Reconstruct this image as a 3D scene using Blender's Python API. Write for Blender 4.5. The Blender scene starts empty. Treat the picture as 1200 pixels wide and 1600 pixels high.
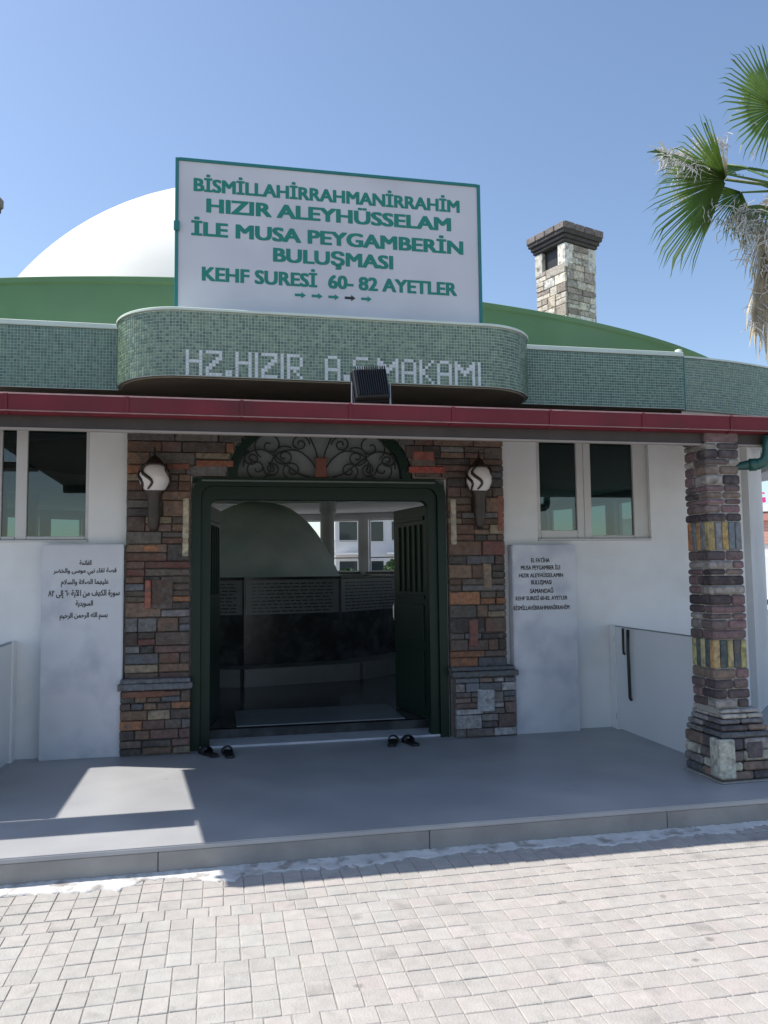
import bpy, bmesh, math, random
from mathutils import Vector, Matrix
random.seed(7)
PI = math.pi
S = bpy.context.scene
C = S.collection

# ------------------------------------------------------------------ camera
h, p, r = math.radians(11.68), math.radians(4.29), math.radians(-.655)
F = Vector((math.sin(h)*math.cos(p), math.cos(h)*math.cos(p), math.sin(p)))
R0 = Vector((math.cos(h), -math.sin(h), 0)); U0 = R0.cross(F)
RR = R0*math.cos(r)+U0*math.sin(r); UU = -R0*math.sin(r)+U0*math.cos(r)
cam = bpy.data.cameras.new('camera'); co = bpy.data.objects.new('camera', cam); C.objects.link(co)
cam.sensor_fit = 'VERTICAL'; cam.sensor_height = 24; cam.lens = 24*1240/1600
cam.clip_start = .05; cam.clip_end = 3000
M = Matrix((RR, UU, -F)).transposed().to_4x4(); M.translation = (0, -7.107, 1.5)
co.matrix_world = M
S.camera = co
# ------------------------------------------------------------------ sky, sun, exposure
TO_SUN = Vector((-.65, .25, 1)).normalized()
w = bpy.data.worlds.new('World'); S.world = w; w.use_nodes = True
nt = w.node_tree; bg = nt.nodes['Background']
sky = nt.nodes.new('ShaderNodeTexSky'); sky.sky_type = 'NISHITA'; sky.sun_disc = False
sky.sun_elevation = math.asin(TO_SUN.z)
sky.sun_rotation = math.atan2(TO_SUN.x, TO_SUN.y)
sky.air_density = 1.0; sky.dust_density = .8; sky.ozone_density = 1.6
nt.links.new(sky.outputs[0], bg.inputs[0]); bg.inputs[1].default_value = .15
sl = bpy.data.lights.new('sun', 'SUN'); sl.energy = 4.7; sl.angle = math.radians(.53); sl.color = (1, .955, .88)
so = bpy.data.objects.new('sun', sl); C.objects.link(so)
so.rotation_euler = TO_SUN.to_track_quat('Z', 'Y').to_euler(); so.location = (-20, 8, 30)
S.view_settings.view_transform = 'Standard'; S.view_settings.look = 'None'
S.view_settings.gamma = 1; S.view_settings.use_curve_mapping = False
S.view_settings.exposure = .36
S.render.engine = 'CYCLES'
S.cycles.max_bounces = 8; S.cycles.diffuse_bounces = 4; S.cycles.transparent_max_bounces = 12
S.cycles.caustics_reflective = False; S.cycles.caustics_refractive = False

# ------------------------------------------------------------------ materials
def mat(name, col=(.5, .5, .5), rough=.6, var=.12, nscale=6, bump=0.0, bscale=60, metal=0, objcol=False,
        col2=None, c2scale=1.5, c2lo=.45, c2hi=.7, spec=.5, attr=None, translucent=0):
    m = bpy.data.materials.new(name); m.use_nodes = True
    n = m.node_tree.nodes; L = m.node_tree.links; b = n['Principled BSDF']
    b.inputs['Roughness'].default_value = rough; b.inputs['Metallic'].default_value = metal
    b.inputs['Specular IOR Level'].default_value = spec
    tc = n.new('ShaderNodeTexCoord'); src = tc.outputs['Object']
    if objcol:
        oi = n.new('ShaderNodeObjectInfo'); base = oi.outputs['Color']
        ad = n.new('ShaderNodeVectorMath'); ad.operation = 'ADD'
        mu = n.new('ShaderNodeVectorMath'); mu.operation = 'SCALE'; mu.inputs['Scale'].default_value = 1
        cmb = n.new('ShaderNodeCombineXYZ'); ml = n.new('ShaderNodeMath'); ml.operation = 'MULTIPLY'; ml.inputs[1].default_value = 57
        L.new(oi.outputs['Random'], ml.inputs[0]); L.new(ml.outputs[0], cmb.inputs[0]); L.new(ml.outputs[0], cmb.inputs[1])
        L.new(tc.outputs['Object'], ad.inputs[0]); L.new(cmb.outputs[0], ad.inputs[1]); src = ad.outputs[0]
    elif attr:
        at = n.new('ShaderNodeAttribute'); at.attribute_name = attr; base = at.outputs['Color']
    else:
        rgb = n.new('ShaderNodeRGB'); rgb.outputs[0].default_value = (*col, 1); base = rgb.outputs[0]
    if col2:
        t2 = n.new('ShaderNodeTexNoise'); t2.inputs['Scale'].default_value = c2scale; t2.inputs['Detail'].default_value = 5
        L.new(src, t2.inputs['Vector'])
        rp = n.new('ShaderNodeMapRange'); rp.inputs[1].default_value = c2lo; rp.inputs[2].default_value = c2hi
        L.new(t2.outputs['Fac'], rp.inputs[0])
        mx = n.new('ShaderNodeMixRGB'); L.new(rp.outputs[0], mx.inputs[0]); L.new(base, mx.inputs[1]); mx.inputs[2].default_value = (*col2, 1)
        base = mx.outputs[0]
    tn = n.new('ShaderNodeTexNoise'); tn.inputs['Scale'].default_value = nscale; tn.inputs['Detail'].default_value = 6
    L.new(src, tn.inputs['Vector'])
    mr = n.new('ShaderNodeMapRange'); mr.inputs[1].default_value = .25; mr.inputs[2].default_value = .75
    mr.inputs[3].default_value = 1-var; mr.inputs[4].default_value = 1+var
    L.new(tn.outputs['Fac'], mr.inputs[0])
    vm = n.new('ShaderNodeVectorMath'); vm.operation = 'SCALE'; L.new(base, vm.inputs[0]); L.new(mr.outputs[0], vm.inputs['Scale'])
    L.new(vm.outputs[0], b.inputs['Base Color'])
    if bump:
        bn = n.new('ShaderNodeTexNoise'); bn.inputs['Scale'].default_value = bscale; bn.inputs['Detail'].default_value = 4
        L.new(src, bn.inputs['Vector'])
        bp = n.new('ShaderNodeBump'); bp.inputs['Strength'].default_value = bump; bp.inputs['Distance'].default_value = .01
        L.new(bn.outputs['Fac'], bp.inputs['Height']); L.new(bp.outputs[0], b.inputs['Normal'])
    if translucent:
        tr = n.new('ShaderNodeBsdfTranslucent'); L.new(vm.outputs[0], tr.inputs[0])
        ms = n.new('ShaderNodeMixShader'); ms.inputs[0].default_value = translucent
        out = n['Material Output']; L.new(b.outputs[0], ms.inputs[1]); L.new(tr.outputs[0], ms.inputs[2]); L.new(ms.outputs[0], out.inputs[0])
    return m

def glass_mat(name, tint, refl=1.5):
    m = bpy.data.materials.new(name); m.use_nodes = True
    n = m.node_tree.nodes; L = m.node_tree.links
    n.remove(n['Principled BSDF'])
    g = n.new('ShaderNodeBsdfGlossy'); g.inputs['Roughness'].default_value = .02
    t = n.new('ShaderNodeBsdfTransparent'); t.inputs[0].default_value = (*tint, 1)
    f = n.new('ShaderNodeFresnel'); f.inputs[0].default_value = refl
    ms = n.new('ShaderNodeMixShader'); L.new(f.outputs[0], ms.inputs[0]); L.new(t.outputs[0], ms.inputs[1]); L.new(g.outputs[0], ms.inputs[2])
    L.new(ms.outputs[0], n['Material Output'].inputs[0])
    return m

M_wall = mat('white_render', (.80, .80, .795), .75, .06, 2.5, .16, 45, col2=(.64, .635, .61), c2scale=1.3, c2lo=.48, c2hi=.8)
M_innerwall = mat('inner_plaster', (.68, .70, .69), .8, .05, 3)
M_dome = mat('dome_paint', (.66, .66, .64), .7, .05, 1.2, .05, 20, col2=(.58, .58, .55), c2scale=.8)
M_green = mat('green_roof_paint', (.105, .22, .095), .65, .10, 1.8, .06, 25, col2=(.135, .24, .125), c2scale=.6)
M_coping = mat('coping_paint', (.62, .70, .62), .6, .06, 6)
M_grout = mat('mosaic_grout', (.60, .66, .60), .8, .06, 20)
M_tile = mat('mosaic_tile', rough=.3, var=.08, nscale=30, attr='Col')
M_under = mat('frieze_underside', (.42, .38, .31), .8, .12, 5)
M_red = mat('red_gutter_metal', (.145, .017, .026), .6, .16, 3, .03, 12, col2=(.11, .02, .026), c2scale=4, spec=.3)
M_redpale = mat('gutter_edge_pale', (.30, .17, .16), .6, .25, 14)  # paler red for the gutter's top and bottom edges
M_beam = mat('brown_soffit_board', (.040, .030, .025), .6, .25, 7, .2, 30)
M_trim = mat('beige_trim', (.26, .23, .205), .6, .1, 6)
M_signw = mat('sign_panel_paint', (.57, .57, .60), .42, .06, 1.2, .03, 6, col2=(.50, .50, .53), c2scale=1.3)
M_signg = mat('sign_frame_green', (.02, .17, .16), .4, .1, 8)
M_lett = mat('sign_letter_green', (.012, .20, .15), .5, .06, 9)
M_black = mat('black_paint', (.02, .02, .022), .45, .2, 20)
M_letblack = mat('black_lettering', (.012, .012, .015), .5, .05, 9)
M_doorg = mat('door_green_metal', (.005, .020, .012), .42, .15, 5, .04, 14, spec=.3)
M_iron = mat('wrought_iron', (.012, .012, .013), .5, .2, 30)
M_bronze = mat('bronze_lantern_metal', (.035, .024, .018), .42, .3, 25)
M_opal = mat('opal_glass', (.78, .74, .72), .25, .04, 9)
M_stone = mat('veneer_stone', rough=.78, var=.36, nscale=30, bump=.8, bscale=70, objcol=True, col2=(.13, .11, .095), c2scale=14, c2lo=.5, c2hi=.75)
M_mortar = mat('dark_mortar', (.17, .15, .13), .9, .2, 25)
M_lightmortar = mat('light_mortar', (.34, .33, .30), .9, .2, 25)
M_marble = mat('grey_marble', (.62, .63, .67), .28, .08, 3, 0, 1, col2=(.44, .46, .53), c2scale=3.2, c2lo=.48, c2hi=.72)
M_frame = mat('window_frame_alu', (.62, .61, .59), .45, .04, 9)
M_glass = glass_mat('window_glass', (.30, .40, .38), 1.9)
M_reflgrey = mat('transom_reflection_grey', (.20, .225, .22), .12, .15, 2)  # opaque grey stands in for the reflections on the pane
M_floor = mat('porch_floor_paint', (.385, .388, .40), .45, .13, 1.6, .06, 35, col2=(.42, .42, .42), c2scale=1.7)
M_riser = mat('kerb_concrete', (.33, .315, .295), .85, .14, 4, .25, 40, col2=(.26, .25, .24), c2scale=3)
M_mess = mat('white_mortar_smear', (.60, .59, .57), .9, .18, 9, .35, 30, col2=(.30, .28, .26), c2scale=11, c2lo=.53, c2hi=.68)
M_paver = mat('paver_concrete', rough=.85, var=.10, nscale=16, bump=.35, bscale=90, objcol=True, col2=(.31, .295, .275), c2scale=5, c2lo=.60, c2hi=.72)
M_paver2 = mat('paver_concrete_far', (.52, .485, .475), .85, .14, 3.5, .3, 60, col2=(.45, .44, .42), c2scale=1.2)
def spots(m, scale, size, amount, keep):
    n = m.node_tree.nodes; L = m.node_tree.links; b = n['Principled BSDF']
    src = b.inputs['Base Color'].links[0].from_socket
    ge = n.new('ShaderNodeNewGeometry'); sp_ = n.new('ShaderNodeVectorMath'); sp_.operation = 'MULTIPLY'; sp_.inputs[1].default_value = (1, 1, 0)
    wn = n.new('ShaderNodeTexNoise'); wn.inputs['Scale'].default_value = 14; wm = n.new('ShaderNodeVectorMath'); wm.operation = 'SCALE'; wm.inputs['Scale'].default_value = .05
    ad = n.new('ShaderNodeVectorMath'); ad.operation = 'ADD'
    L.new(ge.outputs['Position'], sp_.inputs[0]); L.new(sp_.outputs[0], wn.inputs['Vector']); L.new(wn.outputs['Color'], wm.inputs[0]); L.new(sp_.outputs[0], ad.inputs[0]); L.new(wm.outputs[0], ad.inputs[1])
    vo = n.new('ShaderNodeTexVoronoi'); vo.inputs['Scale'].default_value = scale; L.new(ad.outputs[0], vo.inputs['Vector'])
    mr = n.new('ShaderNodeMapRange'); mr.inputs[1].default_value = size*.5; mr.inputs[2].default_value = size; mr.inputs[3].default_value = amount; mr.inputs[4].default_value = 0
    L.new(vo.outputs['Distance'], mr.inputs[0])
    sc = n.new('ShaderNodeSeparateColor'); L.new(vo.outputs['Color'], sc.inputs[0])
    gt = n.new('ShaderNodeMath'); gt.operation = 'LESS_THAN'; gt.inputs[1].default_value = keep; L.new(sc.outputs[0], gt.inputs[0])
    mu = n.new('ShaderNodeMath'); mu.operation = 'MULTIPLY'; L.new(mr.outputs[0], mu.inputs[0]); L.new(gt.outputs[0], mu.inputs[1])
    mx = n.new('ShaderNodeMixRGB'); L.new(mu.outputs[0], mx.inputs[0]); L.new(src, mx.inputs[1]); mx.inputs[2].default_value = (.13, .12, .115, 1)
    L.new(mx.outputs[0], b.inputs['Base Color'])
spots(M_floor, 2.6, .09, .18, .5)
spots(M_paver, 4.2, .12, .55, .45)
M_bed = mat('paver_joint_sand', (.33, .31, .28), .95, .2, 30)
M_ground = mat('beige_ground', (.42, .39, .35), .95, .15, .4, col2=(.36, .34, .31), c2scale=.1)
M_ifloor = mat('dark_interior_floor', (.07, .078, .085), .18, .3, 3)
M_imarble = mat('dark_marble', (.02, .022, .024), .22, .4, 4, col2=(.07, .075, .08), c2scale=5)
M_plate = mat('inscribed_plate', (.17, .18, .18), .35, .1, 7)
M_rock = mat('whitewashed_rock', (.66, .70, .68), .85, .14, 1.8, .3, 7, col2=(.46, .58, .56), c2scale=1.1)
M_pipe = mat('green_pvc_pipe', (.018, .085, .072), .35, .15, 10)
M_cap = mat('chimney_cap_slate', (.07, .058, .058), .8, .3, 10, .5, 30)
M_leaf = mat('palm_green', (.10, .18, .035), .42, .25, 8, translucent=.35, spec=.5)
M_dead = mat('palm_dead', (.60, .52, .38), .8, .25, 10, translucent=.25)
M_fibre = mat('palm_thread', (.72, .70, .68), .8, .1, 10, translucent=.3)
M_trunk = mat('palm_trunk_bark', (.17, .13, .095), .9, .35, 9, .8, 22)
M_vanw = mat('van_white_paint', (.78, .78, .77), .22, .02, 2)
M_tyre = mat('tyre_rubber', (.018, .018, .018), .8, .1, 20)
M_rim = mat('wheel_rim', (.5, .5, .52), .3, .05, 10, metal=.7)
M_dglass = mat('dark_vehicle_glass', (.02, .03, .035), .06, .05, 4)
M_lamp = mat('lamp_lens', (.7, .25, .12), .2, .05, 4)
M_pink = mat('pink_sign_letter', (.78, .03, .25), .4, .08, 8)
M_shut = mat('salmon_roller_shutter', (.62, .32, .25), .6, .06, 6)
M_shopw = mat('shop_wall', (.76, .75, .73), .8, .05, 2)
M_facade = mat('pale_facade', (.55, .56, .58), .8, .08, 1)
M_tree = mat('tree_leaf', (.05, .10, .035), .7, .3, 4)

# ------------------------------------------------------------------ helpers
def link(name, me, m=None, parent=None):
    o = bpy.data.objects.new(name, me); C.objects.link(o)
    if m is not None and me is not None and not me.materials: me.materials.append(m)
    if parent is not None: o.parent = parent
    return o
def empty(name, loc=(0, 0, 0), rz=0, parent=None):
    o = bpy.data.objects.new(name, None); C.objects.link(o); o.location = loc; o.rotation_euler = (0, 0, rz)
    o.empty_display_size = .2
    if parent is not None: o.parent = parent
    return o
def tag(o, label=None, cat=None, group=None, kind=None):
    if label: o['label'] = label
    if cat: o['category'] = cat
    if group: o['group'] = group
    if kind: o['kind'] = kind
    return o
class MB:
    def __init__(s): s.bm = bmesh.new()
    def box(s, x0, x1, y0, y1, z0, z1, mtx=None):
        vs = [s.bm.verts.new((x, y, z)) for x in (x0, x1) for y in (y0, y1) for z in (z0, z1)]
        for f in ((0, 1, 3, 2), (4, 6, 7, 5), (0, 4, 5, 1), (2, 3, 7, 6), (0, 2, 6, 4), (1, 5, 7, 3)):
            s.bm.faces.new([vs[i] for i in f])
        if mtx:
            for v in vs: v.co = mtx @ v.co
        return s
    def prism(s, pts, axis, a, b):
        def P(q, d): return {'x': (d, q[0], q[1]), 'y': (q[0], d, q[1]), 'z': (q[0], q[1], d)}[axis]
        A = [s.bm.verts.new(P(q, a)) for q in pts]; B = [s.bm.verts.new(P(q, b)) for q in pts]
        s.bm.faces.new(A); s.bm.faces.new(B[::-1])
        n = len(pts)
        for i in range(n): s.bm.faces.new((A[i], B[i], B[(i+1) % n], A[(i+1) % n]))
        return s
    def tube(s, pts, rad, seg=8, cap=True):
        rings = []; prev = None
        for i, q in enumerate(pts):
            q = Vector(q); a = Vector(pts[max(i-1, 0)]); b = Vector(pts[min(i+1, len(pts)-1)])
            d = (b-a).normalized()
            up = Vector((0, 0, 1)) if abs(d.z) < .95 else Vector((1, 0, 0))
            if prev is not None: x = (prev-d*prev.dot(d)).normalized()
            else: x = d.cross(up).normalized()
            prev = x; y = d.cross(x)
            rr = rad[i] if isinstance(rad, (list, tuple)) else rad
            rings.append([s.bm.verts.new(q+x*math.cos(2*PI*k/seg)*rr+y*math.sin(2*PI*k/seg)*rr) for k in range(seg)])
        for A, B in zip(rings, rings[1:]):
            for k in range(seg): s.bm.faces.new((A[k], A[(k+1) % seg], B[(k+1) % seg], B[k]))
        if cap: s.bm.faces.new(rings[0][::-1]); s.bm.faces.new(rings[-1])
        return s
    def lathe(s, prof, c, seg=24, a0=0, a1=2*PI):
        rings = []; full = abs(a1-a0-2*PI) < 1e-6
        for rr, z in prof:
            if rr < 1e-5: rings.append([s.bm.verts.new((c[0], c[1], c[2]+z))]); continue
            rings.append([s.bm.verts.new((c[0]+rr*math.cos(a0+(a1-a0)*k/seg), c[1]+rr*math.sin(a0+(a1-a0)*k/seg), c[2]+z)) for k in range(seg if full else seg+1)])
        for A, B in zip(rings, rings[1:]):
            n = max(len(A), len(B)); rng = range(n if full else n-1)
            for k in rng:
                q = [A[k % len(A)], A[(k+1) % len(A)], B[(k+1) % len(B)], B[k % len(B)]]
                u = []
                for v in q:
                    if v not in u: u.append(v)
                if len(u) > 2: s.bm.faces.new(u)
        return s
    def mesh(s, name, smooth=False, bevel=0, seg=1):
        bmesh.ops.recalc_face_normals(s.bm, faces=s.bm.faces)
        if bevel: bmesh.ops.bevel(s.bm, geom=list(s.bm.edges), offset=bevel, segments=seg, affect='EDGES', clamp_overlap=True)
        me = bpy.data.meshes.new(name); s.bm.to_mesh(me); s.bm.free()
        if smooth: me.polygons.foreach_set('use_smooth', [True]*len(me.polygons))
        return me
    def obj(s, name, m, parent=None, smooth=False, bevel=0, seg=1):
        return link(name, s.mesh(name, smooth, bevel, seg), m, parent)
def holes(mb, x0, x1, z0, z1, y0, y1, hs):
    """rectangular wall with rectangular holes, butted boxes"""
    xs = sorted({x0, x1, *[a for q in hs for a in q[:2]]}); 
    for a, b in zip(xs, xs[1:]):
        cuts = sorted([(q[2], q[3]) for q in hs if q[0] <= a+1e-6 and q[1] >= b-1e-6]); z = z0
        for c0, c1 in cuts:
            if c0 > z+1e-6: mb.box(a, b, y0, y1, z, c0)
            z = c1
        if z1 > z+1e-6: mb.box(a, b, y0, y1, z, z1)
    return mb

# ---------------------------------------------------------------- text
FORMS = {'ا': ('\ufe8d', '\ufe8e'), 'آ': ('\ufe81', '\ufe82'), 'إ': ('\ufe87', '\ufe88'), 'ب': ('\ufe8f', '\ufe90', '\ufe91', '\ufe92'), 'ت': ('\ufe95', '\ufe96', '\ufe97', '\ufe98'),
 'ة': ('\ufe93', '\ufe94'), 'ح': ('\ufea1', '\ufea2', '\ufea3', '\ufea4'), 'ج': ('\ufe9d', '\ufe9e', '\ufe9f', '\ufea0'), 'خ': ('\ufea5', '\ufea6', '\ufea7', '\ufea8'), 'د': ('\ufea9', '\ufeaa'),
 'ر': ('\ufead', '\ufeae'), 'س': ('\ufeb1', '\ufeb2', '\ufeb3', '\ufeb4'), 'ص': ('\ufeb9', '\ufeba', '\ufebb', '\ufebc'), 'ض': ('\ufebd', '\ufebe', '\ufebf', '\ufec0'),
 'ع': ('\ufec9', '\ufeca', '\ufecb', '\ufecc'), 'ف': ('\ufed1', '\ufed2', '\ufed3', '\ufed4'), 'ق': ('\ufed5', '\ufed6', '\ufed7', '\ufed8'), 'ك': ('\ufed9', '\ufeda', '\ufedb', '\ufedc'),
 'ل': ('\ufedd', '\ufede', '\ufedf', '\ufee0'), 'م': ('\ufee1', '\ufee2', '\ufee3', '\ufee4'), 'ن': ('\ufee5', '\ufee6', '\ufee7', '\ufee8'), 'ه': ('\ufee9', '\ufeea', '\ufeeb', '\ufeec'),
 'و': ('\ufeed', '\ufeee'), 'ي': ('\ufef1', '\ufef2', '\ufef3', '\ufef4'), 'ى': ('\ufeef', '\ufef0'), 'ء': ('\ufe80',)}
def shape_ar(t):
    out = []
    for wd in t.split(' '):
        if wd and '\u0660' <= wd[0] <= '\u0669': out.append(wd[::-1]); continue
        s = []; joined = False; i = 0
        while i < len(wd):
            c = wd[i]; nx = wd[i+1] if i+1 < len(wd) else None
            if c == 'ل' and nx in ('ا', 'آ'):
                s.append({'ا': '\ufefb\ufefc', 'آ': '\ufef5\ufef6'}[nx][1 if joined else 0]); joined = False; i += 2; continue
            f = FORMS[c]; can = len(f) == 4 and nx is not None and nx != 'ء'
            if len(f) == 1: s.append(f[0]); joined = False
            else:
                s.append(f[3] if (joined and can) else f[2] if can else f[1] if joined else f[0]); joined = can
            i += 1
        out.append(''.join(s))
    return ' '.join(out)[::-1]
def text(body, x0, x1, z0, z1, y, m, parent, bold=.02, name='lettering', caps=True, depth=.0):
    c = bpy.data.curves.new(name, 'FONT'); c.body = body; c.resolution_u = 3
    if not caps: c.offset = .012   # overlapping joined letters only fill cleanly with an offset
    if depth: c.extrude = .02
    o = bpy.data.objects.new(name, c); C.objects.link(o)
    dg = bpy.context.evaluated_depsgraph_get(); dg.update()
    me = bpy.data.meshes.new_from_object(o.evaluated_get(dg)); bpy.data.objects.remove(o); bpy.data.curves.remove(c)
    xs = [v.co.x for v in me.vertices]; ys = [v.co.y for v in me.vertices]
    mnx, mxx = min(xs)-bold, max(xs)+bold
    mny, mxy = (0-bold*.5, .728+bold*.5) if caps else (min(ys), max(ys))
    kx = (x1-x0)/(mxx-mnx); ky = (z1-z0)/(mxy-mny)
    offs = [(0, 0)] if depth else [(0, 0), (-1, .5), (1, .5), (-1, -.5), (1, -.5), (-.4, .5), (.4, -.5)]
    nv = len(me.vertices); V = []; Fc = []
    for i, (ox, oy) in enumerate(offs):
        for v in me.vertices:
            V.append((x0+(v.co.x+ox*bold-mnx)*kx, y-i*.00025-(depth if v.co.z > 0 else 0), z0+(v.co.y+oy*bold-mny)*ky))
        for p_ in me.polygons: Fc.append([q+i*nv for q in p_.vertices])
    bpy.data.meshes.remove(me)
    me = bpy.data.meshes.new(name); me.from_pydata(V, [], Fc)
    return link(name, me, m, parent)

# ---------------------------------------------------------------- stones
BROWNS = [(.11, .062, .042), (.09, .062, .048), (.15, .09, .06), (.12, .09, .07), (.07, .052, .042), (.12, .06, .04), (.13, .05, .04), (.10, .105, .115), (.09, .08, .07),
          (.08, .072, .068), (.13, .075, .062), (.11, .085, .07), (.05, .043, .04), (.17, .105, .065), (.14, .13, .13), (.10, .07, .055), (.08, .055, .045), (.24, .10, .045), (.22, .17, .11)]
def chbox(sx, sy, sz, c, jit=.0):
    mb = MB(); mb.box(-sx/2, sx/2, -sy/2, sy/2, -sz/2, sz/2)
    if jit:
        for v in mb.bm.verts: v.co += Vector((random.uniform(-jit, jit), 0, random.uniform(-jit, jit)))
    return mb.mesh('stone', False, min(c, sx*.3, sy*.3, sz*.3), 1)
def put_stone(cx, cy, cz, sx, sy, sz, rot, parent, col, name='stone', m=None, jit=.003, c=.006):
    o = link(name, chbox(sx, sy, sz, c, jit), m or M_stone, parent)
    o.location = (cx, cy, cz); o.rotation_euler = (0, 0, rot)
    k = random.uniform(1.0, 1.5); gy = sum(col)/3; o.color = tuple((c_*.86+gy*.14)*k for c_ in col)+(1,)
    return o
def veneer(parent, x0, x1, z0, z1, yf, pal, hr=(.05, .13), wr=(.10, .34), clip=None, thick=.05):
    """irregular ashlar: bands, each band split into blocks of one tall stone or of two or three thin ones"""
    z = z0
    while z < z1-.02:
        hh = min(random.uniform(*hr), z1-z)
        if z1-(z+hh) < hr[0]*.7: hh = z1-z
        x = x0
        while x < x1-.01:
            ww = random.uniform(*wr)
            if x1-(x+ww) < wr[0]*.7: ww = x1-x
            xa, xb = x, x+ww
            n = 2 if (hh > .095 and random.random() < .5) else 1
            for k in range(n):
                za = z+hh*k/n; zb = z+hh*(k+1)/n
                a, b = xa, xb
                if clip: a, b = clip(a, b, za, zb)
                if b-a > .03:
                    d = random.uniform(0, .022)
                    g = .0035
                    put_stone((a+b)/2, yf+thick/2-d/2, (za+zb)/2, b-a-2*g, thick+d, zb-za-2*g, 0, parent, random.choice(pal))
            x += ww
        z += hh

# ================================================================= SETTING
g = MB().box(-1500, 1500, -1500, 1500, -.6, -.19).obj('ground', M_ground); tag(g, kind='structure')
street = MB().box(-9, 16, -14, -2.44, -.188, -.1545).obj('street', M_bed); tag(street, kind='structure')
# pavers: columns running towards the building, each shifted against its neighbour
pal = [(.41, .392, .362), (.425, .40, .372), (.40, .382, .355), (.42, .405, .378), (.43, .398, .372), (.41, .395, .368)]
PW, PLn = .105, .118
pav = []
for v in range(8):
    mb = MB().box(-PW/2+.0018, PW/2-.0018, -PLn/2+.0018, PLn/2-.0018, -.018, 0)
    for q in mb.bm.verts: q.co += Vector((random.uniform(-.0015, .0015), random.uniform(-.0015, .0015), 0))
    pav.append(mb.mesh('paver', False, .0028, 1))
def pcol(x, y):
    pink = .5+.5*math.sin(x*1.3+y*2.1+1.0)+random.uniform(-.4, .4)
    c = random.choice(pal[:3]) if pink < .5 else random.choice(pal[1:5])
    k = random.uniform(.95, 1.05); t = .015 if (x-y*.8 > 3.4 or pink > .9) else 0
    return (c[0]*k+t*.5, c[1]*k, c[2]*k)
cells = []
y = -2.452-PLn/2; sh = 0; grp = 0
while y > -9.5:
    if grp <= 0: sh += random.choice([.035, .0525, -.035]); grp = random.choice([1, 2, 2, 3, 4])
    grp -= 1
    x = -8.9+(sh % PW)
    while x < 12:
        cells.append((x, y+(.009*math.sin(x*2.3+y*1.1)+.006*math.sin(x*5.1+y*3)-.015)*min(1, (-2.5-y)*2))); x += PW
    y -= PLn
cam_xy = Vector((0, -7.107))
def inview(x, y):
    d = Vector((x, y, -.15))-Vector((0, -7.107, 1.5)); z = d.dot(F)
    return z > .2 and abs(d.dot(RR)/z) < .49 and abs(d.dot(UU)/z) < .65
vis = sorted([c for c in cells if inview(*c)], key=lambda c: (Vector(c)-cam_xy).length)
top = set(vis[:300])
for (x, y) in vis[:300]:
    o = link('paver', random.choice(pav), M_paver, street)
    o.location = (x+random.uniform(-.0012, .0012), y+random.uniform(-.0012, .0012), -.15+random.uniform(-.002, .001)); o.rotation_euler = (random.uniform(-.012, .012), random.uniform(-.012, .012), random.uniform(-.01, .01))
    o.color = (*pcol(x, y), 1)
bm = bmesh.new(); lay = bm.loops.layers.float_color.new('Col')
for (x, y) in cells:
    if (x, y) in top: continue
    z = -.15+random.uniform(-.002, .0015); a = PW/2-.0018; b = PLn/2-.0018; a2 = a-.003; b2 = b-.003
    col = (*pcol(x, y), 1)
    yb = min(y+b, -2.447)
    A = [bm.verts.new((x+u, min(y+v_, -2.447), z-.005)) for u, v_ in ((-a, -b), (a, -b), (a, b), (-a, b))]
    B = [bm.verts.new((x+u, min(y+v_, -2.450), z)) for u, v_ in ((-a2, -b2), (a2, -b2), (a2, b2), (-a2, b2))]
    Dn = [bm.verts.new((q.co.x, q.co.y, -.171)) for q in A]
    fs = [bm.faces.new(B)]
    for k in range(4):
        fs.append(bm.faces.new((A[k], A[(k+1) % 4], B[(k+1) % 4], B[k])))
        fs.append(bm.faces.new((Dn[k], Dn[(k+1) % 4], A[(k+1) % 4], A[k])))
    for f_ in fs:
        for lp in f_.loops: lp[lay] = col
me = bpy.data.meshes.new('paver'); bm.to_mesh(me); bm.free()
M_paverA = mat('paver_concrete_joined', rough=.85, var=.10, nscale=16, bump=.35, bscale=90, attr='Col', col2=(.31, .295, .275), c2scale=5, c2lo=.60, c2hi=.72)
spots(M_paverA, 4.2, .12, .55, .45)
tag(link('paver', me, M_paverA, street), kind='stuff')

# platform and its kerb face
plat = MB().box(-9, 16, -2.438, 16, -.03, 0).obj('porch_floor', M_floor, bevel=.006, seg=2); tag(plat, kind='structure')
kerb = empty('kerb', (0, 0, 0)); tag(kerb, kind='structure')
xs = [-9]+[-.33+1.55*k for k in range(-4, 11)]+[16]
for a, b in zip(xs, xs[1:]):
    MB().box(a+.002, b-.002, -2.432, -2.36, -.19, -.031).obj('kerb_slab', M_riser, kerb, bevel=.004)
# ragged white mortar along the foot of the kerb
bm = bmesh.new(); rows = []
random.seed(11)
jg = 0
x = -6
while x < 12:
    jg = .65*jg+random.uniform(-.022, .022)
    wd = .105+.03*math.sin(x*3.1)+.018*math.sin(x*8.3+1)+jg+(random.uniform(-.04, .03) if random.random() < .12 else 0)
    if x < .1: wd += .04+.03*math.sin(x*7)
    wd = max(.03, wd)
    rows.append([bm.verts.new((x+random.uniform(-.01, .01), yy, zz)) for yy, zz in ((-2.434, -.136+random.uniform(-.003, .003)), (-2.434-wd*.3, -.1435+random.uniform(-.0012, .0012)), (-2.434-wd*.8, -.1465+random.uniform(-.0006, .0006)), (-2.434-wd, -.1478), (-2.434-wd-.002, -.17))])
    x += .02
for A, B in zip(rows, rows[1:]):
    for k in range(4): bm.faces.new((A[k], B[k], B[k+1], A[k+1]))
me = bpy.data.meshes.new('mortar_strip'); bm.to_mesh(me); bm.free(); me.polygons.foreach_set('use_smooth', [True]*len(me.polygons))
tag(link('mortar_strip', me, M_mess), kind='structure')

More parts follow.
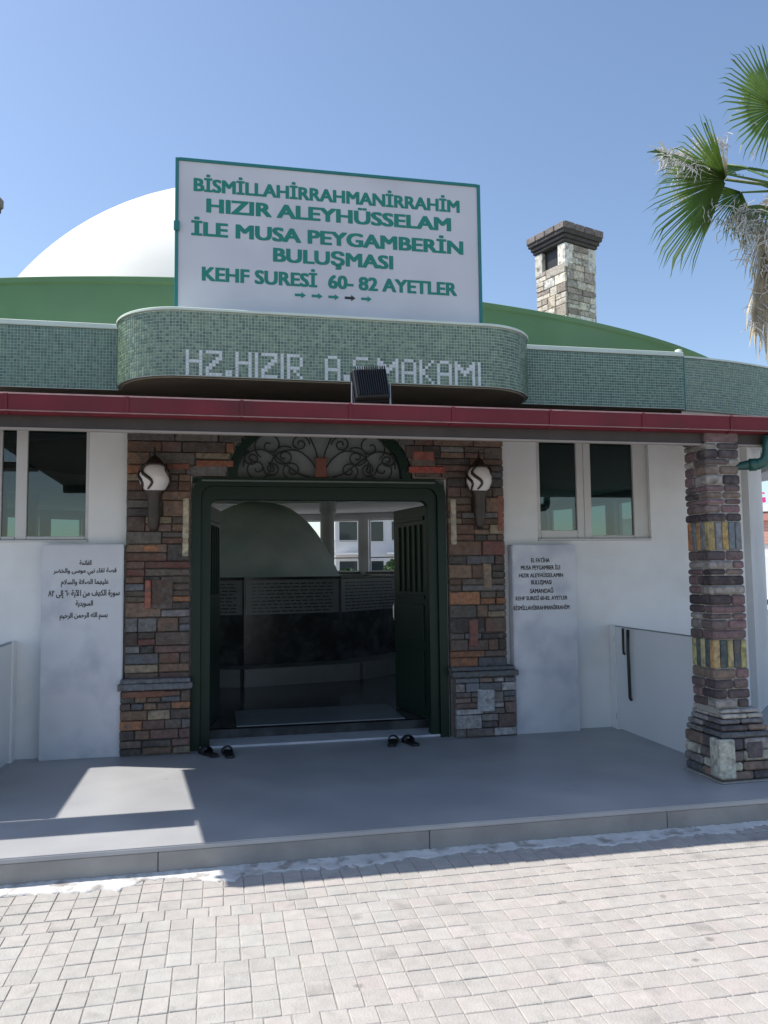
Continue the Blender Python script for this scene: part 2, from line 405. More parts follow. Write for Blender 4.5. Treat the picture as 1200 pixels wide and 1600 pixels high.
# ================================================================= BUILDING
B = empty('shrine_building', (.9, 0, 0))
tag(B, 'round white shrine with a domed roof, green mosaic fascia, stone clad entrance and deep porch', 'building')
def fixp(o):  # parts are modelled in world space: undo the empty's offset
    o.matrix_parent_inverse = B.matrix_world.inverted() if False else Matrix.Translation((-.9, 0, 0)); return o
class _P:
    pass
def bpart(mb, name, m, **k): return fixp(mb.obj(name, m, B, **k))
def bempty(name): return fixp(empty(name, (0, 0, 0), 0, B))

# front wall
ARC = [(.89+.845*math.cos(a), 2.35+.615*math.sin(a)) for a in [PI*k/20 for k in range(21)]]
mb = MB()
holes(mb, -1.97, -.245, 0, 2.98, 0, .12, [(-1.83, -1.10, 1.78, 2.9)])
holes(mb, 2.045, 5.17, 0, 2.98, 0, .12, [(2.965, 4.15, 1.775, 2.9)])
mb.prism([(-.245, 2.36)]+[q for q in ARC[::-1] if True][0:0]+[(.045, 2.36)]+[(a, b+.01) for a, b in ARC[::-1]][1:-1]+[(1.735, 2.36), (2.045, 2.36), (2.045, 2.98), (-.245, 2.98)], 'y', 0, .12)
mb.box(-1.97, -1.85, .122, .42, 0, 2.98)
bpart(mb, 'front_wall', M_wall)
# round wall, a ring of segments with windows
CX, CY, RW = .3, 5.9, 7.65
N = 48; ring = MB(); inner = MB(); da = 2*PI/N; off = math.radians(60.5)
wins = []
for k in range(N):
    a = off+k*da; cx_, cy_ = CX+(RW-.1)*math.cos(a), CY+(RW-.1)*math.sin(a)
    e0 = Vector((CX+RW*math.cos(a-da/2), CY+RW*math.sin(a-da/2), 0)); e1 = Vector((CX+RW*math.cos(a+da/2), CY+RW*math.sin(a+da/2), 0))
    if min(e0.y, e1.y) < (.42 if cx_ < 0 else .13): 
        continue
    L_ = (e1-e0).length; mid = (e0+e1)/2; rot = math.atan2((e1-e0).y, (e1-e0).x)
    Mx = Matrix.Translation(mid) @ Matrix.Rotation(rot, 4, 'Z')
    t = MB(); frontish = cy_ < 1.2
    holes(t, -L_/2, L_/2, 0, 2.98, 0, .2, [] if frontish else [(-.36, .36, 1.5, 2.82)])
    for v in t.bm.verts: v.co = Mx @ v.co
    bpart(t, 'wall_segment', M_wall)
    if not frontish: wins.append((Mx, a))
for Mx, a in wins:
    t = MB()
    for q in ((-.36, -.33, 1.5, 2.82), (.33, .36, 1.5, 2.82), (-.33, .33, 1.5, 1.53), (-.33, .33, 2.79, 2.82), (-.33, .33, 1.84, 1.87)): t.box(q[0], q[1], .06, .10, q[2], q[3])
    for v in t.bm.verts: v.co = Mx @ v.co
    wf = bpart(t, 'back_window', M_frame)
    if math.sin(a) > .75:
        t = MB().box(-.42, .42, .201, .30, 1.455, 1.495)
        for v in t.bm.verts: v.co = Mx @ v.co
        link('sill', t.mesh('sill'), M_imarble, wf)
# connecting walls front right and front left
bpart(MB().box(5.05, 5.17, .122, .16, 0, 2.98), 'corner_wall', M_wall)
bpart(MB().box(-5.0, -1.972, .30, .42, 0, 2.98), 'side_wall', M_wall)  # unseen, set back so the sun reaches the porch floor
# ceiling and interior
mb = MB(); mb.lathe([(4.38, 2.99), (4.38, 3.40)], (CX, CY, 0), 48); bpart(mb, 'ceiling_edge', M_innerwall)
bm = bmesh.new(); 
def ringmesh(r0, r1, z, clipf):
    b_ = bmesh.new(); n = 96; A = []
    rs = [r0+(r1-r0)*k/10 for k in range(11)]
    for rr in rs: A.append([b_.verts.new((CX+rr*math.cos(2*PI*k/n), CY+rr*math.sin(2*PI*k/n), z)) for k in range(n)])
    for P_, Q_ in zip(A, A[1:]):
        for k in range(n):
            vs = [P_[k], P_[(k+1) % n], Q_[(k+1) % n], Q_[k]]
            b_.faces.new(vs)
    clipf(b_)
    me_ = bpy.data.meshes.new('ring'); b_.to_mesh(me_); b_.free(); return me_
def clip_front(b_, yr=-.745, yl=.40, xs=-1.9):
    # keep Y>yr right of xs and Y>yl left of it, set back there to let sun onto the porch
    geo = lambda: list(b_.verts)+list(b_.edges)+list(b_.faces)
    bmesh.ops.bisect_plane(b_, geom=geo(), plane_co=(xs, 0, 0), plane_no=(1, 0, 0))
    bmesh.ops.bisect_plane(b_, geom=geo(), plane_co=(0, yr, 0), plane_no=(0, 1, 0), clear_inner=True)
    bmesh.ops.bisect_plane(b_, geom=geo(), plane_co=(0, yl, 0), plane_no=(0, 1, 0))
    dead = [f for f in b_.faces if f.calc_center_median().x < xs and f.calc_center_median().y < yl]
    bmesh.ops.delete(b_, geom=dead, context='FACES')
fixp(link('ceiling', ringmesh(4.38, 7.7, 2.985, lambda b_: clip_front(b_, .0)), M_innerwall, B))
fixp(link('soffit', ringmesh(4.38, 7.72, 2.925, lambda b_: clip_front(b_, -.735)), M_under, B)).data
# soffit only outside the walls: trim away the part over the room
me = bpy.data.meshes.new('soffit'); b_ = bmesh.new()
for (xa, xb) in ((-1.9, 4.1),):
    f_ = b_.faces.new([b_.verts.new(q) for q in ((xa, -.745, 2.925), (xb, -.745, 2.925), (xb, .0, 2.925), (xa, .0, 2.925))])
b_.to_mesh(me); b_.free()
for o in list(bpy.data.objects):
    if o.name.startswith('soffit'): bpy.data.objects.remove(o)
fixp(link('soffit', me, M_under, B))
# green roof skirt (closed profile) and white dome with inner shell
def revolve_clip(name, prof, c, m, n=128, clip=True):
    b_ = bmesh.new(); A = []
    for rr, z in prof:
        A.append([b_.verts.new((c[0]+max(rr, .001)*math.cos(2*PI*k/n), c[1]+max(rr, .001)*math.sin(2*PI*k/n), z)) for k in range(n)])
    for P_, Q_ in zip(A, A[1:]):
        for k in range(n): b_.faces.new((P_[k], P_[(k+1) % n], Q_[(k+1) % n], Q_[k]))
    if clip: clip_front(b_)
    bmesh.ops.recalc_face_normals(b_, faces=b_.faces)
    me_ = bpy.data.meshes.new(name); b_.to_mesh(me_); b_.free(); me_.polygons.foreach_set('use_smooth', [True]*len(me_.polygons))
    o = fixp(link(name, me_, m, B)); return o
def drum_outline(e):
    o = []
    for k in range(61):
        x = -5.3+11.6*k/60; y = 8.0-math.sqrt(8.67**2-(x-.5)**2)
        o.append((x, y))
    for k in range(1, 60):
        t0 = math.atan2(1.55-5.9, 5.8); t1 = PI-t0; a = t0+(t1-t0)*k/60
        o.append((.5+7.25*math.cos(a), 5.9+7.25*math.sin(a)))
    out = []
    for x, y in o:
        d = Vector((x-.5, y-6.0)); d = d*(1+e/d.length); x, y = d.x+.5, d.y+6.0
        if x < -1.9 and y < .52: y = .52  # unseen left front pulled back to let the sun past
        out.append((x, y))
    return out
b_ = bmesh.new()
LV = [[b_.verts.new((x, y, z)) for x, y in drum_outline(e)] for e, z in ((.05, 3.41), (.012, 3.83), (.03, 3.845), (.03, 3.885), (.0, 3.90), (-.2, 3.905))]
for P_, Q_ in zip(LV, LV[1:]):
    for k in range(len(P_)): b_.faces.new((P_[k], P_[(k+1) % len(P_)], Q_[(k+1) % len(P_)], Q_[k]))
b_.faces.new(LV[-1]); b_.faces.new(LV[0][::-1])
me = bpy.data.meshes.new('roof'); b_.to_mesh(me); b_.free()
roof = fixp(link('roof', me, M_green, B))
dome = revolve_clip('dome', [(4.33*math.cos(t), 3.213+4.33*math.sin(t)) for t in [PI/2*k/30 for k in range(31)]], (.455, 6.0), M_dome, clip=False)
revolve_clip('dome_inside', [(4.2*math.cos(t), 3.213+4.2*math.sin(t)) for t in [PI/2*k/16 for k in range(17)]], (.455, 6.0), M_innerwall, n=48, clip=False)
revolve_clip('dome_foot', [(4.39, 3.40), (4.44, 3.40), (4.44, 3.835), (4.36, 3.84)], (.35, 5.9), M_dome, clip=False)

# ---- fascia with mosaic
PIT = .0235; TOP = 3.4; NR = 20; BOT = TOP-NR*PIT
RC = .50; BX0, BX1, BY = -.79, 2.545, -1.30
path = []   # (x, y, nx, ny) along centre of each tile column for the bowed centre piece
sx0, sx1 = BX0+RC, BX1-RC
k = 0
cols = []
n0 = int((-.25-sx0)/PIT)
s = -.25-n0*PIT
ss = -.25+PIT/2
# straight columns index 0 at X=-.25
kmin = -int((-.25-sx0)/PIT); kmax = int((sx1+.25)/PIT)
for k in range(kmin, kmax): cols.append((k, -.25+(k+.5)*PIT, BY, 0, -1))
lx = -.25+kmin*PIT; rx = -.25+kmax*PIT
na = int(RC*PI/2/PIT)
for j in range(na):
    a = (j+.5)/na*PI/2
    cols.append((kmin-1-j, lx-RC*math.sin(a), BY+RC-RC*math.cos(a), -math.sin(a), -math.cos(a)))
    cols.append((kmax+j, rx+RC*math.sin(a), BY+RC-RC*math.cos(a), math.sin(a), -math.cos(a)))
ys = BY+RC
for j in range(int((-.75-ys)/PIT+.999)):
    cols.append((kmin-1-na-j, lx-RC, ys+(j+.5)*PIT, -1, 0)); cols.append((kmax+na+j, rx+RC, ys+(j+.5)*PIT, 1, 0))
GL = {'H': ['10001']*3+['11111']+['10001']*4, 'Z': ['11111', '00001', '00011', '00110', '01100', '11000', '10000', '11111'],
      'I': ['1']*8, '.': ['00']*6+['11']*2, 'R': ['11110', '10001', '10001', '10001', '11110', '10100', '10010', '10001'],
      'A': ['01110', '10001', '10001', '10001', '11111', '10001', '10001', '10001'], 'S': ['01111', '10000', '10000', '01110', '00001', '00001', '00001', '11110'],
      'M': ['1000001', '1100011', '1110111', '1011101', '1001001', '1000001', '1000001', '1000001'],
      'K': ['10001', '10010', '10100', '11000', '11000', '10100', '10010', '10001']}
lit = set()
for ch, c0 in (('H', 0), ('Z', 6), ('.', 12), ('H', 15), ('I', 21), ('Z', 23), ('I', 29), ('R', 31), ('A', 43), ('.', 49), ('S', 52), ('M', 60), ('A', 68), ('K', 74), ('A', 80), ('M', 86), ('I', 94)):
    for rr, row in enumerate(GL[ch]):
        for cc, v in enumerate(row):
            if v == '1': lit.add((c0+cc, 7-rr))
GREENS = [(.155, .225, .155), (.125, .19, .135), (.185, .255, .175), (.10, .165, .12), (.17, .23, .15), (.085, .14, .10)]
DARKG = [(.10, .185, .14), (.08, .155, .12), (.125, .21, .155), (.065, .13, .10), (.105, .18, .13)]
def tiles(name, cols, palette, parent, base, wt=PIT):
    b_ = bmesh.new(); ly = b_.loops.layers.float_color.new('Col')
    for (k, x, y, nx, ny) in cols:
        tx, ty = -ny, nx
        for rrow in range(NR):
            z = BOT+(rrow+.5)*PIT; hw = wt*.40; hh = PIT*.40
            on = base and (k, rrow) in lit
            c_ = (.70, .72, .71) if on else random.choice(palette)
            if on: hw = wt*.46; hh = PIT*.46
            q = random.uniform(.95, 1.32) if not on else random.uniform(.93, 1.05)
            c_ = (c_[0]*q, c_[1]*q, c_[2]*q, 1)
            d = .004+random.uniform(0, .0012)
            V = []
            for dd in (0, d):
                for (u, v_) in ((-1, -1), (1, -1), (1, 1), (-1, 1)):
                    V.append(b_.verts.new((x+tx*u*hw+nx*dd, y+ty*u*hw+ny*dd, z+v_*hh)))
            fs = [b_.faces.new(V[4:8])]
            for e in range(4): fs.append(b_.faces.new((V[e], V[(e+1) % 4], V[4+(e+1) % 4], V[4+e])))
            for f_ in fs:
                for lp in f_.loops: lp[ly] = c_
    me_ = bpy.data.meshes.new(name); b_.to_mesh(me_); b_.free()
    o = link(name, me_, M_tile, parent); tag(o, kind='stuff'); return o
def outline_from(cols_sorted): return [(c_[1]-c_[3]*.0, c_[2]) for c_ in cols_sorted]
cs = sorted(cols, key=lambda c_: c_[0])
ol = [(lx-RC, -.62)]+[(x, y) for _, x, y, _, _ in cs]+[(rx+RC, -.62)]
fas = bpart(MB().prism(ol, 'z', BOT-.004, TOP+.004), 'bowed_fascia', M_grout)
tiles('tile', cols, GREENS, fas, True)
ol2 = [(x+nx*.018, y+ny*.018) for _, x, y, nx, ny in cs]; ol2 = [(lx-RC-.018, -.62)]+ol2+[(rx+RC+.018, -.62)]
link('coping', MB().prism(ol2, 'z', TOP+.006, TOP+.028).mesh('coping', False, .004), M_coping, fas)
ol3 = [(x-nx*.03, y-ny*.03) for _, x, y, nx, ny in cs]; ol3 = [(lx-RC+.03, -.70)]+ol3+[(rx+RC-.03, -.70)]
link('underside', MB().prism(ol3, 'z', BOT-.012, BOT-.006).mesh('underside'), M_under, fas)
for (xa, xb, pal_, lab) in ((-1.9, lx-RC-.004, DARKG, None), (rx+RC+.004, 4.09, DARKG, None)):
    f2 = bpart(MB().box(xa, xb, -.75, -.60, BOT-.004, TOP), 'straight_fascia', M_grout)
    n = int((xb-xa)/PIT); cl = [(9999, xa+(j+.5)*(xb-xa)/n, -.75, 0, -1) for j in range(n)]
    tiles('tile', cl, pal_, f2, False)
    link('coping', MB().box(xa, xb, -.765, -.60, TOP+.004, TOP+.045).mesh('coping', False, .004), M_coping, f2)
# curved fascia, right-hand side of the drum
RF = 7.74; RK, KX, KY = 4.2, 3.75, 3.46
a0 = -math.acos((4.105-KX)/RK); a1 = math.radians(24)
nn = int((a1-a0)*RK/PIT); cl = []
for j in range(nn):
    a = a0+(a1-a0)*(j+.5)/nn; cl.append((9999, KX+RK*math.cos(a), KY+RK*math.sin(a), math.cos(a), math.sin(a)))
t = MB(); pr = [(RK-.2, BOT-.004), (RK, BOT-.004), (RK, TOP), (RK-.2, TOP)]
t.lathe(pr+[pr[0]], (KX, KY, 0), 80, a0, a1)
f3 = bpart(t, 'curved_fascia', M_grout)
tiles('tile', cl, [(.16, .235, .18), (.13, .20, .155), (.19, .26, .20), (.17, .23, .16)], f3, False)
t = MB(); pr = [(RK-.2, TOP+.004), (RK+.012, TOP+.004), (RK+.012, TOP+.02), (RK-.2, TOP+.02)]; t.lathe(pr+[pr[0]], (KX, KY, 0), 80, a0, a1)
link('coping', t.mesh('coping'), M_coping, f3)
t = MB(); pr = [(RK-.6, BOT-.16), (RK-.05, BOT-.16), (RK-.05, BOT-.006), (RK-.6, BOT-.006)]; t.lathe(pr+[pr[0]], (KX, KY, 0), 80, a0, a1)
link('underside', t.mesh('underside'), M_dome, f3)
# rest of the drum rim behind, plain
t = MB(); pr = [(RF-.2, BOT-.004), (RF-.01, BOT-.004), (RF-.01, TOP), (RF-.2, TOP)]
t.lathe(pr+[pr[0]], (CX, CY, 0), 100, math.radians(-14), 2*PI-math.radians(135.5)); bpart(t, 'rear_fascia', M_grout)
bpart(MB().box(-5.2, -1.902, .40, .5, BOT, TOP), 'side_fascia', M_grout)

# ---- porch canopy: sloping boarded roof, gutter, trim
can = bempty('porch_canopy')
XR = 5.72
def canpart(mb, name, m, **k):
    o = mb.obj(name, m, can, **k); return o
b_ = bmesh.new()
lo = [(-1.68, -1.94, 2.475), (XR, -1.94, 2.475), (XR, -.0, 2.765), (-2.08, -.0, 2.765)]
hi = [(x, y, z+.07) for x, y, z in lo]
V = [b_.verts.new(q) for q in lo+hi]
for f_ in ((0, 1, 2, 3), (7, 6, 5, 4), (0, 4, 5, 1), (1, 5, 6, 2), (2, 6, 7, 3), (3, 7, 4, 0)): b_.faces.new([V[i] for i in f_])
me = bpy.data.meshes.new('roof_deck'); b_.to_mesh(me); b_.free(); link('roof_deck', me, M_beam, can)
# boards of the soffit
nb = 11
for k in range(nb):
    ya = -1.93+1.90*k/nb+.003; yb = -1.93+1.90*(k+1)/nb-.003
    za = 2.475+.29*(ya+1.94)/1.94-.014; zb = 2.475+.29*(yb+1.94)/1.94-.014
    b_ = bmesh.new(); xl = -1.66-.40*(ya+1.94)/1.94
    V = [b_.verts.new(q) for q in ((xl, ya, za), (XR-.02, ya, za), (XR-.02, yb, zb), (xl, yb, zb), (xl, ya, za+.012), (XR-.02, ya, za+.012), (XR-.02, yb, zb+.012), (xl, yb, zb+.012))]
    for f_ in ((3, 2, 1, 0), (4, 5, 6, 7), (0, 1, 5, 4), (1, 2, 6, 5), (2, 3, 7, 6), (3, 0, 4, 7)): b_.faces.new([V[i] for i in f_])
    me = bpy.data.meshes.new('soffit_board'); b_.to_mesh(me); b_.free(); link('soffit_board', me, M_beam, can)
canpart(MB().box(-1.68, XR, -1.938, -1.90, 2.412, 2.53), 'eaves_board', M_beam)
canpart(MB().box(-1.68, XR, -1.944, -1.905, 2.394, 2.410), 'eaves_trim', M_trim, bevel=.003)
canpart(MB().box(-2.06, XR, -.030, -.012, 2.722, 2.748), 'wall_trim', M_trim, bevel=.003)
gut = canpart(MB().prism([(-1.945, 2.482), (-1.995, 2.482), (-2.035, 2.497), (-2.040, 2.592), (-2.032, 2.600), (-2.026, 2.592), (-2.022, 2.510), (-1.99, 2.495), (-1.945, 2.495)], 'x', -1.68, XR), 'gutter', M_red)
x = -1.28
while x < XR:
    link('gutter_joint', MB().prism([(-1.97, 2.478), (-1.999, 2.478), (-2.040, 2.493), (-2.046, 2.596), (-2.036, 2.606), (-2.02, 2.600), (-2.02, 2.594), (-2.036, 2.594), (-2.0405, 2.4965), (-1.996, 2.4815), (-1.97, 2.4815)], 'x', x, x+.022).mesh('gutter_joint'), M_red, gut)
    x += .70
link('gutter_lip', MB().prism([(-2.0425, 2.594), (-2.038, 2.605), (-2.026, 2.6045), (-2.032, 2.601)], 'x', -1.68, XR).mesh('gutter_lip'), M_redpale, gut)
link('gutter_foot', MB().prism([(-2.041, 2.492), (-2.041, 2.497), (-2.036, 2.495), (-2.030, 2.491)], 'x', -1.68, XR).mesh('gutter_foot'), M_redpale, gut)
# unseen frame left of the porch, added to cast shadows on its floor
pg = bempty('shadow_frame')
for q in ((-7, -1.84, -1.46, -1.12, 2.565, 2.62), (-7, -2.64, -1.118, .28, 2.50, 2.54)):
    link('shadow_panel', MB().box(*q).mesh('shadow_panel'), M_beam, pg)
for x in (-6.9, -4.4): link('post', MB().box(x, x+.1, -1.35, -1.25, 0, 2.498).mesh('post'), M_red, pg)
# downspout
dp = [(3.97, -1.99, 2.47), (3.97, -1.985, 2.40), (3.965, -1.98, 2.33), (3.95, -1.96, 2.285), (3.91, -1.93, 2.262), (3.86, -1.90, 2.262), (3.80, -1.87, 2.255), (3.72, -1.84, 2.235), (3.66, -1.83, 2.22)]
dpo = fixp(MB().tube(dp, [.042, .042, .042, .042, .042, .038, .03, .026, .026], 14).obj('downspout', M_pipe, B, smooth=True))
link('pipe_collar', MB().tube([(3.905, -1.928, 2.262), (3.86, -1.90, 2.262)], .047, 14).mesh('pipe_collar', True), M_pipe, dpo)
# small vents on the roof
fixp(MB().tube([(3.28, 1.0, 3.6), (3.28, 1.0, 4.19), (3.27, .99, 4.23), (3.24, .96, 4.25), (3.20, .93, 4.23)], .03, 10).obj('roof_vent', M_coping, B, smooth=True))
fixp(MB().lathe([(.0, 0), (.03, 0), (.035, .03), (.03, .06), (0, .07)], (4.08, -.70, TOP+.02), 12).obj('roof_knob', M_coping, B, smooth=True))
fixp(MB().tube([(4.098, -.745, TOP), (4.098, -.745, BOT-.02)], .007, 8).obj('fascia_pipe', M_signg, B))

# ---- stone piers
def ell(z): 
    t = min(max((z-2.33)/.66, 0), 1); return .835*math.sqrt(max(0, 1-t*t))
def clipL(a, b, za, zb):
    if zb > 2.36: return a, min(b, .89-ell((za+zb)/2)-.01)
    return a, min(b, -.25)
def clipR(a, b, za, zb):
    if zb > 2.36: return max(a, .89+ell((za+zb)/2)+.01), b
    return max(a, 2.055), b
random.seed(21)
pl = bpart(MB().box(-.785, -.252, -.045, -.002, 0, 2.35), 'stone_pier', M_mortar)
veneer(pl, -.785, -.25, .60, 2.36, -.075, BROWNS, (.055, .15), (.10, .36), thick=.032)
veneer(pl, -.785, .30, 2.36, 2.74, -.075, BROWNS, (.055, .12), (.14, .42), clip=clipL, thick=.032)
link('pier_head', MB().box(-.785, -.252, -.045, -.002, 2.351, 2.80).mesh('pier_head'), M_mortar, pl)
for o in (link('plinth', MB().box(-.80, -.245, -.115, -.046, 0, .535).mesh('plinth'), M_mortar, pl),):
    pass
veneer(pl, -.81, -.24, .01, .53, -.145, BROWNS, (.05, .12), (.09, .26), thick=.03)
put_stone(-.525, -.105, .565, .60, .14, .05, 0, pl, (.13, .14, .155)); put_stone(-.525, -.10, .612, .56, .12, .035, 0, pl, (.10, .105, .115))
random.seed(33)
pr_ = bpart(MB().box(2.062, 2.60, -.045, -.002, 0, 2.35), 'stone_pier', M_mortar)
veneer(pr_, 2.055, 2.60, .60, 2.36, -.075, BROWNS, (.055, .15), (.10, .36), thick=.032)
veneer(pr_, 1.35, 2.60, 2.36, 2.74, -.075, BROWNS, (.055, .12), (.14, .42), clip=clipR, thick=.032)
link('pier_head', MB().box(2.062, 2.60, -.045, -.002, 2.351, 2.80).mesh('pier_head'), M_mortar, pr_)
link('plinth', MB().box(2.085, 2.645, -.115, -.046, 0, .535).mesh('plinth'), M_mortar, pr_)
veneer(pr_, 2.075, 2.65, .01, .53, -.145, [(.13, .11, .10), (.13, .14, .155), (.10, .09, .09), (.17, .15, .14), (.28, .27, .27), (.15, .10, .085)], (.06, .16), (.09, .26), thick=.03)
put_stone(2.36, -.105, .565, .63, .14, .05, 0, pr_, (.11, .12, .13)); put_stone(2.34, -.10, .612, .60, .12, .035, 0, pr_, (.09, .095, .105))
ell2 = [(.89+.845*math.cos(a), 2.35+.62*math.sin(a)) for a in [PI*k/20 for k in range(21)]]
bpart(MB().prism([(-.25, 2.352), (.044, 2.352)]+ell2[::-1][1:-1]+[(1.736, 2.352), (2.061, 2.352), (2.061, 2.80), (-.25, 2.80)], 'y', -.044, -.003), 'stone_lintel', M_mortar)
for q in ((-.292, 1.90, .05, .50, pl, (.33, .29, .20)), (-.44, 2.425, .36, .05, pl, (.22, .075, .04)), (-.05, 2.455, .32, .055, pl, (.26, .085, .04)), (-.58, 1.72, .12, .045, pl, (.30, .11, .04)), (-.60, 1.33, .05, .24, pl, (.26, .08, .05)), (-.48, 1.33, .17, .25, pl, (.10, .06, .045)),
          (2.105, 1.95, .055, .42, pr_, (.34, .30, .22)), (1.86, 2.43, .34, .06, pr_, (.28, .045, .03)), (1.83, 2.56, .20, .08, pr_, (.24, .06, .04)), (2.56, 2.03, .05, .34, pr_, (.20, .07, .05)), (2.42, 1.45, .08, .23, pr_, (.20, .14, .09)), (2.28, .93, .08, .25, pr_, (.19, .07, .055)),
          (2.36, .33, .16, .20, pr_, (.30, .31, .33)), (-.62, .505, .34, .05, pl, (.20, .075, .04))):
    put_stone(q[0], -.082 if q[1] > .6 else -.152, q[1], q[2], .03, q[3], 0, q[4], q[5])
# ---- marble slabs with inscriptions
ml_ = bpart(MB().box(-1.44, -.795, -.12, -.002, 0, 1.755), 'marble_panel', M_marble, bevel=.008, seg=2)
mr_ = bpart(MB().box(2.655, 3.29, -.12, -.002, 0, 1.735), 'marble_panel', M_marble, bevel=.008, seg=2)
tag(ml_, 'grey marble slab with six lines of black Arabic text'); tag(mr_, 'grey marble slab with seven lines of black Turkish text')
for t_, a, b, c_, d in (("EL FATİHA", 2.839, 3.024, 1.569, 1.611), ("MUSA PEYGAMBER İLE", 2.737, 3.131, 1.501, 1.543), ("HIZIR ALEYHÜSSELAMIN", 2.716, 3.155, 1.43, 1.469), ("BULUŞMASI", 2.834, 3.037, 1.364, 1.406),
        ("SAMANDAĞ", 2.822, 3.054, 1.284, 1.326), ("KEHF SURESİ 60-82. AYETLER", 2.679, 3.193, 1.219, 1.257), ("BİSMİLLAHİRRAHMANİRRAHİM", 2.658, 3.21, 1.129, 1.17)):
    text(t_, a, b, c_, d, -.121, M_letblack, mr_, .03)
for t_, a, b, c_, d in (("الفاتحة", -1.146, -1.051, 1.582, 1.624), ("قصة لقاء نبي موسى والخضر", -1.35, -.851, 1.497, 1.558), ("عليهما الصلاة والسلام", -1.289, -.911, 1.402, 1.466),
        ("سورة الكهف من الآية ٦٠ إلى ٨٢", -1.386, -.823, 1.307, 1.378), ("السويدية", -1.171, -1.035, 1.232, 1.29), ("بسم الله الرحمن الرحيم", -1.294, -.917, 1.127, 1.19)):
    text(shape_ar(t_), a, b, c_, d, -.121, M_letblack, ml_, .018, caps=False)

# ---- windows of the front wall
def win_front(x0, x1, z0, z1, bars, panes):
    f = MB()
    for q in bars: f.box(q[0], q[1], .03, .085, q[2], q[3])
    fo = bpart(f, 'window', M_frame, bevel=.004)
    for q in panes: link('pane', MB().box(q[0], q[1], .055, .061, q[2], q[3]).mesh('pane'), M_glass, fo)
    return fo
win_front(0, 0, 0, 0, [(2.968, 3.01, 1.80, 2.89), (3.39, 3.462, 1.80, 2.89), (3.466, 3.54, 1.80, 2.89), (3.99, 4.035, 1.80, 2.89), (3.012, 3.388, 1.80, 1.878), (3.542, 3.988, 1.80, 1.828)],
          [(3.011, 3.389, 1.879, 2.88), (3.541, 3.989, 1.829, 2.88)])
bpart(MB().box(4.037, 4.148, .04, .11, 1.80, 2.89), 'window_reveal', M_frame)
bpart(MB().box(2.968, 4.148, -.012, .115, 1.777, 1.797), 'window_sill', M_frame, bevel=.003)
win_front(0, 0, 0, 0, [(-1.828, -1.80, 1.80, 2.89), (-1.69, -1.60, 1.80, 2.89), (-1.13, -1.102, 1.80, 2.89), (-1.798, -1.692, 1.80, 1.828), (-1.598, -1.132, 1.80, 1.828)],
          [(-1.799, -1.691, 1.829, 2.88), (-1.599, -1.131, 1.829, 2.88)])
bpart(MB().box(-1.828, -1.102, -.012, .115, 1.777, 1.797), 'window_sill', M_frame, bevel=.003)

# ---- door frame, transom and leaves
def rr_pts(x0, x1, z0, z1, rad, n=6):
    return [(x0, z0)]+[(x0+rad-rad*math.cos(a), z1-rad+rad*math.sin(a)) for a in [PI/2*k/n for k in range(n+1)]]+[(x1-rad+rad*math.sin(a), z1-rad+rad*math.cos(a)) for a in [PI/2*k/n for k in range(n+1)]]+[(x1, z0)]
df = bempty('door_frame')
def band(outer, inner, y0, y1, name, m, parent, bev=.004):
    n = len(outer); b_ = bmesh.new()
    V = [[b_.verts.new((q[0], y, q[1])) for q in L_] for y in (y0, y1) for L_ in (outer, inner)]
    O0, I0, O1, I1 = V
    for k in range(n-1):
        b_.faces.new((O0[k], O0[k+1], I0[k+1], I0[k])); b_.faces.new((O1[k+1], O1[k], I1[k], I1[k+1]))
        b_.faces.new((O0[k+1], O0[k], O1[k], O1[k+1])); b_.faces.new((I0[k], I0[k+1], I1[k+1], I1[k]))
    b_.faces.new((O0[0], I0[0], I1[0], O1[0])); b_.faces.new((O0[-1], O1[-1], I1[-1], I0[-1]))
    bmesh.ops.recalc_face_normals(b_, faces=b_.faces)
    me_ = bpy.data.meshes.new(name); b_.to_mesh(me_); b_.free()
    return link(name, me_, m, parent)
band(rr_pts(-.243, 2.043, 0, 2.345, .15), rr_pts(-.165, 1.965, 0, 2.265, .10), -.05, .14, 'outer_frame', M_doorg, df)
band(rr_pts(-.163, 1.963, 0, 2.263, .10), rr_pts(-.085, 1.885, 0, 2.15, .07), -.01, .10, 'inner_frame', M_doorg, df)
ao = [(.89+.83*math.cos(PI-a), 2.347+.60*math.sin(a)) for a in [PI*k/24 for k in range(25)]]
ai = [(.89+.745*math.cos(PI-a), 2.347+.545*math.sin(a)) for a in [PI*k/24 for k in range(25)]]
band(ao, ai, -.045, .12, 'transom_arch', M_doorg, df)
link('transom_pane', MB().prism([(a, b) for a, b in ai], 'y', .055, .060).mesh('transom_pane'), M_reflgrey, df)
link('transom_rail', MB().box(-.16, 1.94, -.075, -.052, 2.303, 2.318).mesh('transom_rail', False, .003), mat('grey_rail', (.12, .15, .14), .5, .15, 9), df).color = (1, 1, 1, 1)
